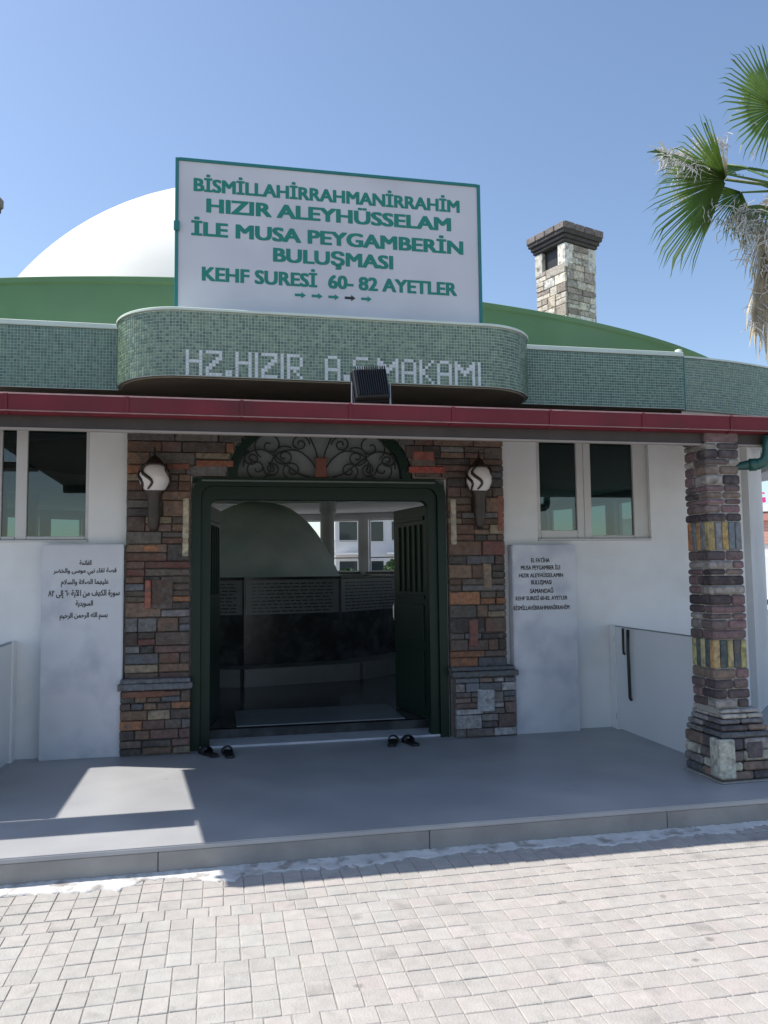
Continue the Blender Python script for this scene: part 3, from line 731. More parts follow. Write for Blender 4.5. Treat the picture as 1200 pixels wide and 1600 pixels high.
# wrought iron scrolls
def spiral(cx, cz, r0, turns, a0, cw, n=34, r1=.012):
    s_ = []
    for k in range(n+1):
        t_ = k/n; a = a0+(-1 if cw else 1)*turns*2*PI*t_; rr = r0*(1-t_)+r1*t_
        s_.append((cx+rr*math.cos(a), cz+rr*math.sin(a)))
    return s_
gr = empty('iron_grille', parent=df)
for sg in (-1, 1):
    for (cx_, cz_, rad, tr, a_, cw) in ((.52, 2.43, .115, 1.6, 2.6, False), (.30, 2.54, .10, 1.7, 2.2, True), (.235, 2.42, .09, 1.6, 4.2, False), (.42, 2.64, .13, 1.5, -1.0, False),
                                        (.40, 2.43, .07, 1.7, 0.2, True), (.62, 2.66, .085, 1.6, 4.5, False), (.56, 2.52, .07, 1.5, 1.2, True), (.17, 2.66, .08, 1.6, 3.2, True)):
        pts = [(.89+sg*q[0]*1.1, .005, q[1]) for q in spiral(cx_ if cx_ > .2 else cx_, cz_, rad, tr, a_, cw)]
        pts = [q for q in pts]
        link('scroll', MB().tube(pts, .0075, 6).mesh('scroll', True), M_iron, gr)
    for arc in (((.03, 2.42), (.10, 2.53), (.20, 2.60), (.33, 2.58), (.40, 2.50), (.38, 2.42)), ((.63, 2.44), (.60, 2.56), (.48, 2.60), (.36, 2.53), (.20, 2.40), (.10, 2.36)), ((.02, 2.45), (.035, 2.58), (.08, 2.70), (.12, 2.82))):
        pts = [(.89+sg*q[0]*1.1, .008, q[1]) for q in arc]
        f_ = []
        for i_ in range(len(pts)-1):
            p0 = Vector(pts[max(i_-1, 0)]); p1 = Vector(pts[i_]); p2 = Vector(pts[i_+1]); p3 = Vector(pts[min(i_+2, len(pts)-1)])
            for t_ in (0, .25, .5, .75):
                f_.append(.5*((2*p1)+(p2-p0)*t_+(2*p0-5*p1+4*p2-p3)*t_*t_+(-p0+3*p1-3*p2+p3)*t_**3))
        f_.append(Vector(pts[-1]))
        link('scroll', MB().tube(f_, .0075, 6).mesh('scroll', True), M_iron, gr)
link('grille_stem', MB().prism([(.835, 2.352), (.945, 2.352), (.935, 2.50), (.95, 2.535), (.83, 2.535), (.845, 2.50)], 'y', -.02, .0).mesh('grille_stem', False, .004), mat('rust_stem', (.16, .055, .035), .6, .2, 12), gr)
# leaves standing open inwards
def leaf(hx, hy, tx, ty, name='door_leaf'):
    d = Vector((tx-hx, ty-hy, 0)); L_ = d.length; rot = math.atan2(d.y, d.x)
    Mx = Matrix.Translation((hx, hy, 0)) @ Matrix.Rotation(rot, 4, 'Z')
    t = MB().box(0, L_, -.02, .02, .11, 2.13); 
    for v in t.bm.verts: v.co = Mx @ v.co
    lf = fixp(t.obj(name, M_doorg, B, bevel=.004))
    sd = 1 if hx > 1 else -1
    def sub(nm, a, b, z0, z1, th, m=M_doorg):
        for sgn in (-1, 1):
            t = MB(); y0, y1 = (.021, .021+th) if sgn > 0 else (-.021-th, -.021)
            t.box(a, b, y0, y1, z0, z1)
            for v in t.bm.verts: v.co = Mx @ v.co
            link(nm, t.mesh(nm, False, .003), m, lf)
    sub('door_panel', .12, L_-.12, .22, .75, .012); sub('door_panel', .12, L_-.12, .83, 1.18, .012)
    for k in range(5):
        u = .17+k*(L_-.34)/4; sub('door_bar', u-.008, u+.008, 1.30, 1.95, .018)
    sub('door_moulding', .10, L_-.10, 1.99, 2.03, .014); sub('door_moulding', .10, L_-.10, 1.235, 1.265, .014)
    t = MB().tube([Mx @ Vector((L_-.07, .05, 1.0)), Mx @ Vector((L_-.07, .06, 1.03)), Mx @ Vector((L_-.07, .06, 1.15)), Mx @ Vector((L_-.07, .05, 1.18))], .009, 8)
    link('door_handle', t.mesh('door_handle', True), M_rim, lf)
leaf(1.95, .17, 1.80, 1.02); leaf(-.15, .17, -.02, 1.02)
# sill, inner floor
bpart(MB().box(-.24, 2.04, -.02, .30, .001, .022), 'door_sill', M_marble, bevel=.004)
bpart(MB().box(-.24, 2.04, .302, .33, .001, .10), 'door_step', M_imarble, bevel=.003)
b_ = MB(); b_.lathe([(7.40, .104), (0, .104)], (CX, CY, 0), 64)
bmesh.ops.bisect_plane(b_.bm, geom=list(b_.bm.verts)+list(b_.bm.edges)+list(b_.bm.faces), plane_co=(0, .335, 0), plane_no=(0, 1, 0), clear_inner=True)
bpart(b_, 'inner_floor', M_ifloor)
bpart(MB().box(.15, 1.72, .34, 1.15, .106, .118), 'door_mat', mat('pale_floor_slab', (.20, .22, .24), .3, .12, 5), bevel=.003)
for k in range(8):
    if k not in (0, 1, 2, 3, 7): continue
    a = math.radians(62+45*k if k != 7 else 17); x, y = .3+4.1*math.cos(a), 5.9+4.1*math.sin(a)
    bpart(MB().lathe([(.19, .105), (.19, .25), (.14, .28), (.135, 2.7), (.18, 2.78), (.18, 2.983)], (x, y, 0), 20), 'column', M_innerwall, smooth=False)

# ---- freestanding porch pillar of the canopy
random.seed(5)
PC = [(.27, .245, .215), (.13, .075, .078), (.045, .034, .038), (.14, .10, .09), (.22, .20, .185), (.065, .048, .052), (.16, .095, .098), (.10, .072, .07), (.17, .12, .09), (.055, .04, .045), (.14, .085, .09)]
pil = bpart(MB().box(3.47, 3.71, -1.96, -1.71, .46, 2.50), 'porch_pillar', M_lightmortar)
def course(xa, xb, ya, yb, za, zb, pal_, jut=.012, g=.003):
    ym = (ya+yb)/2+random.uniform(-.04, .04)
    for (p0, p1) in ((ya, ym), (ym, yb)):
        xm = [xa, xa+(xb-xa)*random.uniform(.3, .7), xb] if random.random() < .75 else [xa, xb]
        for u0, u1 in zip(xm, xm[1:]):
            j = [random.uniform(0, jut) for _ in range(4)]
            e0 = u0-(j[0] if u0 == xa else 0); e1 = u1+(j[1] if u1 == xb else 0); f0 = p0-(j[2] if p0 == ya else 0); f1 = p1+(j[3] if p1 == yb else 0)
            put_stone((e0+e1)/2, (f0+f1)/2, (za+zb)/2, e1-e0-2*g, f1-f0-2*g, zb-za-2*g, 0, pil, random.choice(pal_), jit=.002, c=.012)
z = .50
bandz = [(.78, .985), (1.625, 1.835)]
seqz = []
while z < 2.49:
    hit = [b for b in bandz if abs(b[0]-z) < .028]
    if hit: z = hit[0][1]; continue
    hh = random.uniform(.042, .078)
    for b in bandz:
        if z < b[0] and b[0]-(z+hh) < .035: hh = b[0]-z
    if z+hh > 2.46: hh = 2.50-z
    seqz.append((z, z+hh)); z += hh
for za, zb in seqz: course(3.455, 3.725, -1.975, -1.695, za, zb, PC)
ACC = [[(.34, .25, .09), (.16, .17, .18), (.36, .24, .07), (.15, .18, .20), (.15, .16, .17)], [(.36, .14, .04), (.15, .17, .19), (.35, .20, .06), (.14, .14, .15), (.34, .28, .10)]]
ACD = [[(.32, .22, .09), (.05, .07, .07), (.36, .30, .12), (.07, .08, .09), (.33, .30, .10)], [(.30, .28, .10), (.06, .08, .08), (.36, .32, .16), (.05, .07, .07), (.34, .20, .07)]]
for bi, (za, zb) in enumerate(bandz):
    for face in range(4):
        ln = .27; n = 5; 
        for k in range(n):
            u = -.135+.27*(k+.5)/n; wv = .27/n
            c_ = (ACD if bi == 0 else ACC)[face % 2][k]
            fx, fy, rot = [(3.59+u, -1.962, 0), (3.467, -1.835-u, -PI/2), (3.59-u, -1.708, PI), (3.713, -1.835+u, PI/2)][face]
            put_stone(fx, fy, (za+zb)/2, wv-.006, .026, zb-za-.006, rot, pil, c_, c=.006)
# flared base
for (za, zb, ex) in ((.012, .075, .0), (.077, .14, .004), (.142, .215, .0), (.217, .30, -.004), (.302, .345, -.012), (.347, .39, -.022), (.392, .43, -.036), (.432, .465, -.045), (.467, .498, -.055)):
    course(3.43-ex, 3.84+ex, -2.05-ex, -1.60+ex, za, zb, [(.34, .33, .26), (.08, .085, .09), (.13, .10, .10), (.32, .30, .26), (.19, .13, .10), (.06, .055, .06), (.20, .19, .18)] if zb < .43 else [(.33, .31, .27), (.30, .29, .28), (.12, .12, .13)])
put_stone(3.47, -2.045, .165, .125, .05, .27, 0, pil, (.42, .42, .34), c=.012); put_stone(3.43, -2.0, .165, .04, .13, .27, 0, pil, (.40, .40, .33), c=.01)
put_stone(3.69, -2.05, .22, .12, .03, .11, 0, pil, (.09, .07, .08), c=.01)
link('pillar_bedding', MB().box(3.415, 3.855, -2.07, -1.585, .0015, .012).mesh('pillar_bedding', False, .004), M_lightmortar, pil)

# ---- chimneys
CHP = [(.60, .53, .42), (.54, .45, .34), (.42, .35, .28), (.64, .61, .55), (.34, .27, .22), (.56, .50, .41), (.46, .40, .33)]
def chimney(cx_, cy_, rot, seed, dz=0.0):
    random.seed(seed)
    hw = .325; zb0, zt = 3.55, 6.42
    co_ = bempty('chimney'); before = set(bpy.data.objects)
    o = link('chimney_core', MB().box(-hw+.04, hw-.04, -hw+.04, hw-.04, zb0, 6.12).mesh('chimney_core'), M_lightmortar, co_)
    o = link('dark_core', MB().box(-hw+.06, hw-.06, -hw+.06, hw-.06, 6.121, 6.43).mesh('dark_core'), M_black, co_); o.location = (cx_, cy_, 0); o.rotation_euler = (0, 0, rot)  # black box gives the cap opening its darkness
    o = bpy.data.objects.get('chimney_core') if seed == 40 else co_.children[0]
    o.location = (cx_, cy_, 0); o.rotation_euler = (0, 0, rot)
    Mx = Matrix.Translation((cx_, cy_, 0)) @ Matrix.Rotation(rot, 4, 'Z')
    def st(lx_, ly_, z_, sx_, sy_, sz_, c_, extra=0):
        q = Mx @ Vector((lx_, ly_, z_)); return put_stone(q.x, q.y, q.z, sx_, sy_, sz_, rot+extra, co_, c_, jit=.003, c=.008)
    for face in range(4):
        fr = Matrix.Rotation(face*PI/2, 4, 'Z'); z_ = zb0 if True else 0
        z_ = 4.9; ztop = 6.12 if face == 3 else 6.43
        while z_ < ztop-.001:
            hh = random.uniform(.08, .2); hh = min(hh, ztop-z_)
            u = -hw+(.0 if face % 2 else .035)
            ue = hw-(.035 if face % 2 == 0 else .0)
            while u < ue-.01:
                ww = random.uniform(.12, .34)
                if ue-(u+ww) < .09: ww = ue-u
                n = 2 if hh > .13 and random.random() < .5 else 1
                for k in range(n):
                    q = fr @ Vector((u+ww/2, -hw+.017-random.uniform(0, .01), z_+hh*(k+.5)/n))
                    st(q.x, q.y, q.z, ww-.007, .04, hh/n-.007, random.choice(CHP), face*PI/2)
                u += ww
            z_ += hh
    for sx_ in (-1, 1):
        for sy_ in (-1, 1): st(sx_*(hw-.072), sy_*(hw-.072), 6.24, .165, .165, .38, (.60, .56, .48))
    for k, (a_, hh) in enumerate(((.36, .05), (.385, .06), (.415, .075))):
        z_ = 6.44+[0, .052, .114][k]
        o = link('cap_slab', chbox(2*a_, 2*a_, hh, .015, 0), M_cap, co_); o.location = (cx_, cy_, z_+hh/2); o.rotation_euler = (0, 0, rot)
    random.seed(seed+1)
    for face in range(4):
        fr = Matrix.Rotation(face*PI/2, 4, 'Z')
        for k in range(4):
            q = fr @ Vector((-.315+.21*k, -.412, 6.665)); st(q.x, q.y, q.z, .20, .05, .10, (.15, .12, .11), face*PI/2)
    if dz:
        for o_ in bpy.data.objects:
            if o_ not in before and o_ is not co_: o_.location.z += dz
chimney(5.36, 4.35, math.radians(20.3), 40, .09)
chimney(-2.86, 1.75, math.radians(-8), 44, -1.06)

# ================================================================= THINGS ON AND BY THE BUILDING
sg_ = empty('sign_board', (.86, -1.1, 3.43))
tag(sg_, 'large white rectangular board with green Turkish lettering standing on the fascia above the entrance', 'sign')
SM = Matrix.Translation((-.86, 1.1, -3.43))
def sp(o): o.matrix_parent_inverse = SM; return o
SX0, SX1, SZ0, SZ1, SY = -.34, 2.07, 3.44, 4.655, -1.10
sp(MB().box(SX0+.02, SX1-.02, SY, SY+.02, SZ0, SZ1-.02).obj('sign_panel', M_signw, sg_))
for q in ((SX0-.005, SX0+.019, SZ0, SZ1), (SX1-.019, SX1+.005, SZ0, SZ1), (SX0+.0195, SX1-.0195, SZ1-.02, SZ1+.003)):
    sp(MB().box(q[0], q[1], SY-.012, SY+.03, q[2], q[3]).obj('sign_frame', M_signg, sg_, bevel=.002))
for x in (-.1, .86, 1.82): sp(MB().box(x, x+.04, SY+.031, SY+.07, 3.43, 4.6).obj('back_post', M_signg, sg_))
for x in (-.1, .86, 1.82): sp(MB().tube([(x+.02, SY+.07, 4.3), (x+.02, -.35, 3.46)], .015, 6).obj('stay', M_signg, sg_))
for t_, a, b, c_, d, bo in (("BİSMİLLAHİRRAHMANİRRAHİM", -.21, 1.90, 4.405, 4.515, .045), ("HIZIR ALEYHÜSSELAM", -.115, 1.825, 4.245, 4.362, .045), ("İLE MUSA PEYGAMBERİN", -.225, 1.925, 4.057, 4.175, .045),
                            ("BULUŞMASI", .39, 1.34, 3.895, 4.012, .045), ("KEHF SURESİ  60- 82 AYETLER", -.145, 1.865, 3.71, 3.825, .045)):
    sp(text(t_, a, b, c_, d, SY-.001, M_lett, sg_, bo))
for k in range(5):
    x = .60+k*.13; z = 3.642
    sp(MB().prism([(x-.042, z-.010), (x+.008, z-.010), (x+.008, z-.024), (x+.042, z), (x+.008, z+.024), (x+.008, z+.010), (x-.042, z+.010)], 'y', SY-.003, SY-.0005).obj('arrow', M_black if k == 3 else M_lett, sg_))
sp(MB().box(SX0-.012, SX0+.03, SY-.03, SY-.013, 4.08, 4.15).obj('clamp', M_signg, sg_))

def lantern(x, z, label, sx=1.0):
    e = empty('wall_lantern', (x, -.08, z)); tag(e, label, 'lantern', 'wall lanterns beside the door')
    def lp(o): return o
    Y = -.14
    MB().lathe([(.055*sx, -.125), (.095*sx, -.10), (.122*sx, -.04), (.124*sx, .01), (.105*sx, .07), (.07*sx, .105), (.05*sx, .12)], (0, Y, 0), 22).obj('globe', M_opal, e, smooth=True)
    MB().lathe([(.0, .26), (.006, .25), (.008, .215), (.016, .20), (.010, .185), (.03, .17), (.055*sx, .145), (.082*sx, .11), (.086*sx, .095), (.07*sx, .092)], (0, Y, 0), 18).obj('cap', M_bronze, e, smooth=True)
    MB().lathe([(.075*sx, -.105), (.08*sx, -.125), (.068, -.15), (.056, -.19), (.052, -.25), (.056, -.30), (.050, -.36), (.042, -.43), (.030, -.455), (0, -.462)], (0, Y+.01, 0), 14).obj('stem', M_bronze, e, smooth=True)
    MB().box(-.028, .028, .004, .03, -.40, -.08).obj('wall_plate', M_bronze, e, bevel=.006)
    MB().tube([(0, .02, -.28), (0, -.05, -.30), (0, Y+.01, -.26)], .014, 8).obj('arm', M_bronze, e, smooth=True)
    for ang in (-.5, 1.4, 3.3, 5.0):
        pts = []
        for k in range(13):
            t_ = k/12; zz = -.11+.215*t_; rr = (.127*math.sqrt(max(.05, 1-((zz-.0)/.165)**2)))*sx; a = ang-PI/2+.42*math.sin(t_*PI*2)
            pts.append((rr*math.cos(a), Y+rr*math.sin(a), zz))
        MB().tube(pts, [.007+.008*math.sin(PI*k/12) for k in range(13)], 6).obj('vine_strap', M_bronze, e, smooth=True)
    return e
lantern(-.545, 2.315, 'bronze wall lantern with white globe on the stone pier left of the door')
lantern(2.315, 2.34, 'bronze wall lantern with white globe on the stone pier right of the door', .93)

# floodlight on the gutter, turned up at the sign
fl = empty('floodlight', (.99, -1.93, 2.60)); tag(fl, 'black floodlight with cooling fins clamped on the red gutter below the mosaic lettering', 'floodlight')
T = Matrix.Rotation(math.radians(-14), 4, 'X') @ Matrix.Rotation(math.radians(-5), 4, 'Y')
def flp(mb, name, m, bev=.0):
    for v in mb.bm.verts: v.co = (T @ (v.co-Vector((0, 0, .16))))+Vector((0, 0, .16))
    return mb.obj(name, m, fl, bevel=bev)
flp(MB().box(-.115, .115, -.025, .03, .055, .262), 'housing', M_black, .005)
flp(MB().box(-.125, .125, .031, .045, .045, .275), 'bezel', M_black, .003)
flp(MB().box(-.105, .105, .0455, .050, .065, .255), 'front_glass', M_dglass)
for k in range(14):
    x = -.10+k*.0154; flp(MB().box(x, x+.005, -.045, -.0255, .07, .275), 'cooling_fin', M_black)
MB().tube([(-.13, 0, .17), (-.132, -.005, .02), (-.128, -.01, .0), (.128, -.01, .0), (.132, -.005, .02), (.13, 0, .17)], .006, 6).obj('bracket', mat('bracket_steel', (.35, .35, .36), .35, .1, 10, metal=.6), fl)
MB().box(-.03, .03, -.07, .02, -.012, .001).obj('clamp', M_black, fl)

# low side panels at both ends of the porch
def sidepanel(x, label, handles):
    e = empty('side_gate', (x, -.1, 0)); tag(e, label, 'gate', 'low white porch side panels')
    MB().box(-.012, .012, -1.42, -.02, .012, .955).obj('gate_panel', M_gate, e, bevel=.003)
    MB().box(-.0145, .0145, -1.42, -.02, .957, .963).obj('top_edge', M_frameg, e)
    for z in (.12, .84): MB().tube([(-.018, -.012, z-.03), (-.018, -.012, z+.03)], .006, 8).obj('hinge', M_rim, e)
    MB().box(-.02, .03, -.018, .08, .0, .965).obj('hinge_post', M_wall, e)
    if handles:
        MB().tube([(-.035, -.30, .945), (-.04, -.30, .80), (-.035, -.30, .33), (-.02, -.30, .31)], .014, 10).obj('handle', M_black, e, smooth=True)
        MB().tube([(-.03, -.20, .95), (-.032, -.20, .80), (-.03, -.20, .72), (-.018, -.20, .715)], .011, 10).obj('handle', M_black, e, smooth=True)
M_gate = mat('white_gloss_panel', (.72, .74, .76), .18, .03, 2)
M_frameg = mat('panel_edge', (.22, .24, .25), .4, .1, 8)
sidepanel(3.68, 'low white glossy side panel with two black handles behind the stone pillar', True)
sidepanel(-1.67, 'low white side panel at the left end of the porch, cut by the frame', False)
# slippers
def slipper(x, y, rz, col, label, grp):
    e = empty('slipper', (x, y, .001), rz); tag(e, label, 'slipper', grp)
    prof_ = [(-.13, .028), (-.10, .038), (-.04, .034), (.03, .042), (.085, .045), (.12, .030), (.135, .0)]
    pts = prof_+[(a, -b) for a, b in prof_[::-1][1:]]
    MB().prism([(b, a) for a, b in pts], 'z', 0, .022).obj('sole', M_black, e, bevel=.004)
    b_ = bmesh.new(); R_ = []
    for i_, yy in enumerate((.0, .035, .07, .10)):
        hz = [.065, .07, .062, .045][i_]; ww = [.041, .046, .047, .04][i_]
        R_.append([b_.verts.new((ww*math.cos(PI*k/8), yy, .018+(hz-.018)*math.sin(PI*k/8))) for k in range(9)])
    for A, Q in zip(R_, R_[1:]):
        for k in range(8): b_.faces.new((A[k], A[k+1], Q[k+1], Q[k]))
    me_ = bpy.data.meshes.new('strap'); b_.to_mesh(me_); b_.free(); me_.polygons.foreach_set('use_smooth', [True]*len(me_.polygons))
    so_ = link('strap', me_, mat('slipper_strap', col, .5, .15, 20), e)
    md = so_.modifiers.new('s', 'SOLIDIFY'); md.thickness = .004
slipper(-.09, -.24, .5, (.015, .015, .017), 'black slipper left of its pair by the left door jamb', 'pair of black slippers')
slipper(.07, -.29, .15, (.03, .03, .035), 'black slipper with a pale sole edge right of its pair by the left door jamb', 'pair of black slippers')
slipper(1.48, -.22, -.3, (.02, .035, .02), 'dark green slipper lying on the threshold near the right door leaf', 'pair of green slippers')
slipper(1.63, -.24, .2, (.02, .02, .025), 'dark slipper beside the green one at the right of the threshold', 'pair of green slippers')

# ================================================================= INSIDE
rk = empty('sacred_rock', (.48, 5.9, .1)); tag(rk, 'big whitewashed domed rock in the dark room behind the door', 'rock')
b_ = bmesh.new(); bmesh.ops.create_icosphere(b_, subdivisions=5, radius=1)
from mathutils import noise
for v in b_.verts:
    n_ = noise.noise(v.co*1.3+Vector((3, 1, 0)))*.06+noise.noise(v.co*4)*.012
    v.co = Vector((v.co.x*1.72, v.co.y*1.72, v.co.z*2.52))*(1+n_)
bmesh.ops.bisect_plane(b_, geom=list(b_.verts)+list(b_.edges)+list(b_.faces), plane_co=(0, 0, .01), plane_no=(0, 0, 1), clear_inner=True)
me = bpy.data.meshes.new('rock_body'); b_.to_mesh(me); b_.free(); me.polygons.foreach_set('use_smooth', [True]*len(me.polygons)); link('rock_body', me, M_rock, rk)
pp = empty('marble_parapet', (.48, 5.9, .1)); tag(pp, 'dark polygonal marble parapet with inscribed plates around the white rock', 'parapet')
for k in range(12):
    a = -PI/2+math.radians(11)+k*PI/6; L_ = 2*2.45*math.tan(PI/12)
    Mx = Matrix.Rotation(a+PI/2, 4, 'Z') @ Matrix.Translation((0, -2.45, 0))
    t = MB().box(-L_/2, L_/2, 0, .10, 0, 1.31)
    for v in t.bm.verts: v.co = Mx @ v.co
    side = t.obj('parapet_side', M_imarble, pp)
    t = MB().box(-L_/2, L_/2, -.03, .13, 1.312, 1.345)
    for v in t.bm.verts: v.co = Mx @ v.co
    link('parapet_cap', t.mesh('parapet_cap'), M_imarble, side)
    t = MB().box(-L_/2-.10, L_/2+.10, -.48, -.02, 0, .22)
    for v in t.bm.verts: v.co = Mx @ v.co
    for v in t.bm.verts: v.co.z += .0005*(k % 2)
    link('plinth_step', t.mesh('plinth_step'), M_plate, side)
    t = MB().box(-L_/2+.02, L_/2-.02, -.012, -.001, .86, 1.305)
    for v in t.bm.verts: v.co = Mx @ v.co
    pt = link('inscribed_plate', t.mesh('inscribed_plate'), M_plate, side)
    if a < -.5 and a > -PI+.5 or k in (0, 1, 11):
        t = MB(); random.seed(60+k)
        for rw in range(9):
            x = -L_/2+.10
            while x < L_/2-.14:
                ww = random.uniform(.04, .12); t.box(x, min(x+ww, L_/2-.10), -.0145, -.0125, .89+rw*.045, .89+rw*.045+.014); x += ww+.02
        for v in t.bm.verts: v.co = Mx @ v.co
        tag(link('engraving', t.mesh('engraving'), M_imarble, side), kind='stuff')

# ================================================================= PALM
def fan(parent, hub, out, nrm, rad, n, spread, m, droop=.25, webbed=.48, thread=0, name='frond', ragged=.1, narrow=1.0, seed=0):
    random.seed(seed)
    hub = Vector(hub); out = Vector(out).normalized(); nrm = Vector(nrm); nrm = (nrm-out*nrm.dot(out)).normalized(); side = out.cross(nrm)
    b_ = bmesh.new(); tips = []
    def P(t_, a, lift=0):
        d = out*math.cos(a)+side*math.sin(a); rr = t_
        q = hub+d*rr+nrm*lift; q.z -= droop*rad*(rr/rad)**2.6; return q
    for k in range(n):
        a = -spread/2+spread*(k+.5)/n+random.uniform(-.01, .01); da_ = spread/n/2*narrow
        rl = rad*(1-.18*abs(a/(spread/2))**2)*random.uniform(1-ragged, 1)
        wb = webbed*rl
        js = random.uniform(-.06, .06); tl = random.uniform(-.05, .05)*rad
        q = []
        for (t_, hwid) in ((.03*rl, da_), (wb*.5, da_), (wb, da_), (rl*.70, da_*.42), (rl*.88, da_*.2)):
            cc = a+js*max(0, (t_-wb)/rl)
            q.append((b_.verts.new(P(t_, cc-hwid, 0)), b_.verts.new(P(t_, cc, .012*rad/.7*(1 if t_ <= wb else .5)+tl*max(0, t_-wb)/rl)), b_.verts.new(P(t_, cc+hwid, 0))))
        tip = P(rl, a+js*.9, tl); tip.z -= random.uniform(0, .10)*rad; tv = b_.verts.new(tip); tips.append((tip, a))
        for A, Q in zip(q, q[1:]):
            b_.faces.new((A[0], A[1], Q[1], Q[0])); b_.faces.new((A[1], A[2], Q[2], Q[1]))
        b_.faces.new((q[-1][0], q[-1][1], tv)); b_.faces.new((q[-1][1], q[-1][2], tv))
    me_ = bpy.data.meshes.new(name); b_.to_mesh(me_); b_.free()
    o = link(name, me_, m, parent)
    if thread:
        b_ = MB()
        for _ in range(thread):
            tp, a = random.choice(tips); st = P(rad*random.uniform(.45, .8), a+random.uniform(-.04, .04)); ln = random.uniform(.06, .19)
            dv = Vector((random.uniform(-.6, .6), random.uniform(-.4, .4), random.uniform(-1, .5))).normalized()
            pts = [st, st+dv*ln*.4+Vector((random.uniform(-.02, .02), 0, .01)), st+dv*ln*.7+Vector((random.uniform(-.03, .03), 0, -.01)), st+dv*ln+Vector((random.uniform(-.05, .05), 0, -.03))]
            b_.tube(pts, [.0035, .005, .0045, .0015], 4)
        tag(b_.obj('leaf_thread', M_fibre, o), kind='stuff')
    return o
pm = empty('palm_tree', (6.12, .05, -.19)); tag(pm, 'tall fan palm with green fronds and shaggy dead leaves right of the building', 'palm tree')
PMI = Matrix.Translation((-6.12, -.05, .19))
def pq(o): o.matrix_parent_inverse = PMI; return o
cr = Vector((6.12, .05, 5.42))
pts = []; rad = []
for k in range(40):
    t_ = k/39; pts.append((6.12+.02*math.sin(t_*3), .05, -.19+5.5*t_)); rad.append((.19-.05*t_)*(1.0+(.06 if k % 2 else -.03)))
pq(MB().tube(pts, rad, 16).obj('trunk', M_trunk, pm))
def petiole(hub, fr, m=M_leaf):
    hub = Vector(hub); mid = (cr+hub)/2+Vector((0, 0, .06))
    link('petiole', MB().tube([cr, mid, hub+Vector((0, 0, .0))], [.022, .014, .009], 7).mesh('petiole', True), m, fr)
CAMP = Vector((0, -7.107, 1.5))
def frond(hub, out, nrm, rad, n=40, spread=4.4, m=M_leaf, **k):
    f_ = pq(fan(pm, hub, out, nrm, rad, n, spread, m, **k)); petiole(hub, f_, m if m is M_leaf else M_dead); return f_
frond((5.60, -.25, 6.22), (-.62, -.1, .78), (.3, -1, -.25), .80, 52, 5.2, droop=.06, webbed=.55, thread=10, seed=1)
frond((5.00, -.2, 5.42), (-.90, -.1, -.40), (.1, -.80, -.62), 1.08, 44, 2.35, droop=.05, webbed=.50, thread=0, seed=2)
frond((5.00, -.24, 5.46), (-.95, .1, .34), (.1, -.62, .8), .92, 20, 1.2, droop=.12, webbed=.5, thread=380, seed=3)
frond((5.12, -.05, 5.52), (-.85, .1, .45), (.2, -1, -.3), .66, 34, 2.3, m=M_dead, droop=.12, webbed=.45, thread=120, seed=21, ragged=.3)
frond((5.25, -.1, 5.36), (-.55, -.1, -.6), (.2, -.9, .3), .62, 30, 2.2, droop=.2, webbed=.45, thread=60, seed=22, ragged=.25)
frond((6.5, -.1, 6.4), (.6, -.1, .8), (-.3, -1, -.25), .80, 40, 4.4, droop=.08, seed=4)
frond((6.95, -.2, 5.7), (.95, -.1, .1), (-.2, -1, .4), .85, 40, 4.2, droop=.15, seed=5)
frond((6.2, -.7, 6.1), (.1, -.75, .5), (0, -.5, -.8), .8, 40, 4.4, droop=.15, seed=6)
frond((6.1, .9, 6.2), (.0, .8, .6), (0, -.6, .8), .85, 40, 4.4, droop=.15, seed=7)
frond((5.55, .7, 5.95), (-.6, .6, .4), (-.2, -.5, .8), .75, 36, 3.6, droop=.12, seed=8)
# dying and dead fronds that hang below the crown
frond((5.50, -.25, 5.12), (-.86, -.1, .05), (.1, -.7, .75), .62, 46, 2.4, M_dead, droop=.75, webbed=.35, thread=140, seed=9, ragged=.3)
frond((5.45, -.2, 4.98), (-.45, -.2, -.65), (.3, -1, .1), .66, 54, 2.6, M_dead, droop=.35, webbed=.30, thread=80, seed=10, ragged=.3)
frond((5.32, -.3, 4.70), (-.12, -.1, -.95), (.3, -1, .1), 1.12, 46, .62, M_dead, droop=.12, webbed=.25, thread=70, seed=11, ragged=.35, narrow=1.5)
frond((5.55, -.28, 4.86), (-.05, -.2, -1), (.1, -1, .1), .78, 50, 1.5, M_dead, droop=.1, webbed=.25, thread=60, seed=12, ragged=.35)
frond((5.40, -.34, 5.10), (-.3, -.5, -.45), (.1, -.5, .8), .50, 34, 3.0, M_leaf, droop=.5, webbed=.4, thread=60, seed=13, ragged=.2)
frond((5.75, -.34, 5.20), (-.5, -.5, -.25), (.1, -.5, .8), .62, 44, 3.2, M_dead, droop=.6, webbed=.4, thread=60, seed=17, ragged=.25)
frond((5.62, -.36, 4.95), (-.2, -.3, -.95), (.2, -1, .1), .60, 46, 2.0, M_dead, droop=.2, webbed=.3, thread=60, seed=18, ragged=.3)
frond((6.3, -.3, 4.9), (.3, -.3, -1), (.1, -1, .1), .9, 30, 1.2, M_dead, droop=.1, webbed=.25, seed=14, ragged=.3)
frond((6.0, -.35, 4.95), (.0, -.3, -1), (.1, -1, .1), .9, 40, 1.2, M_dead, droop=.1, webbed=.25, seed=15, ragged=.3)

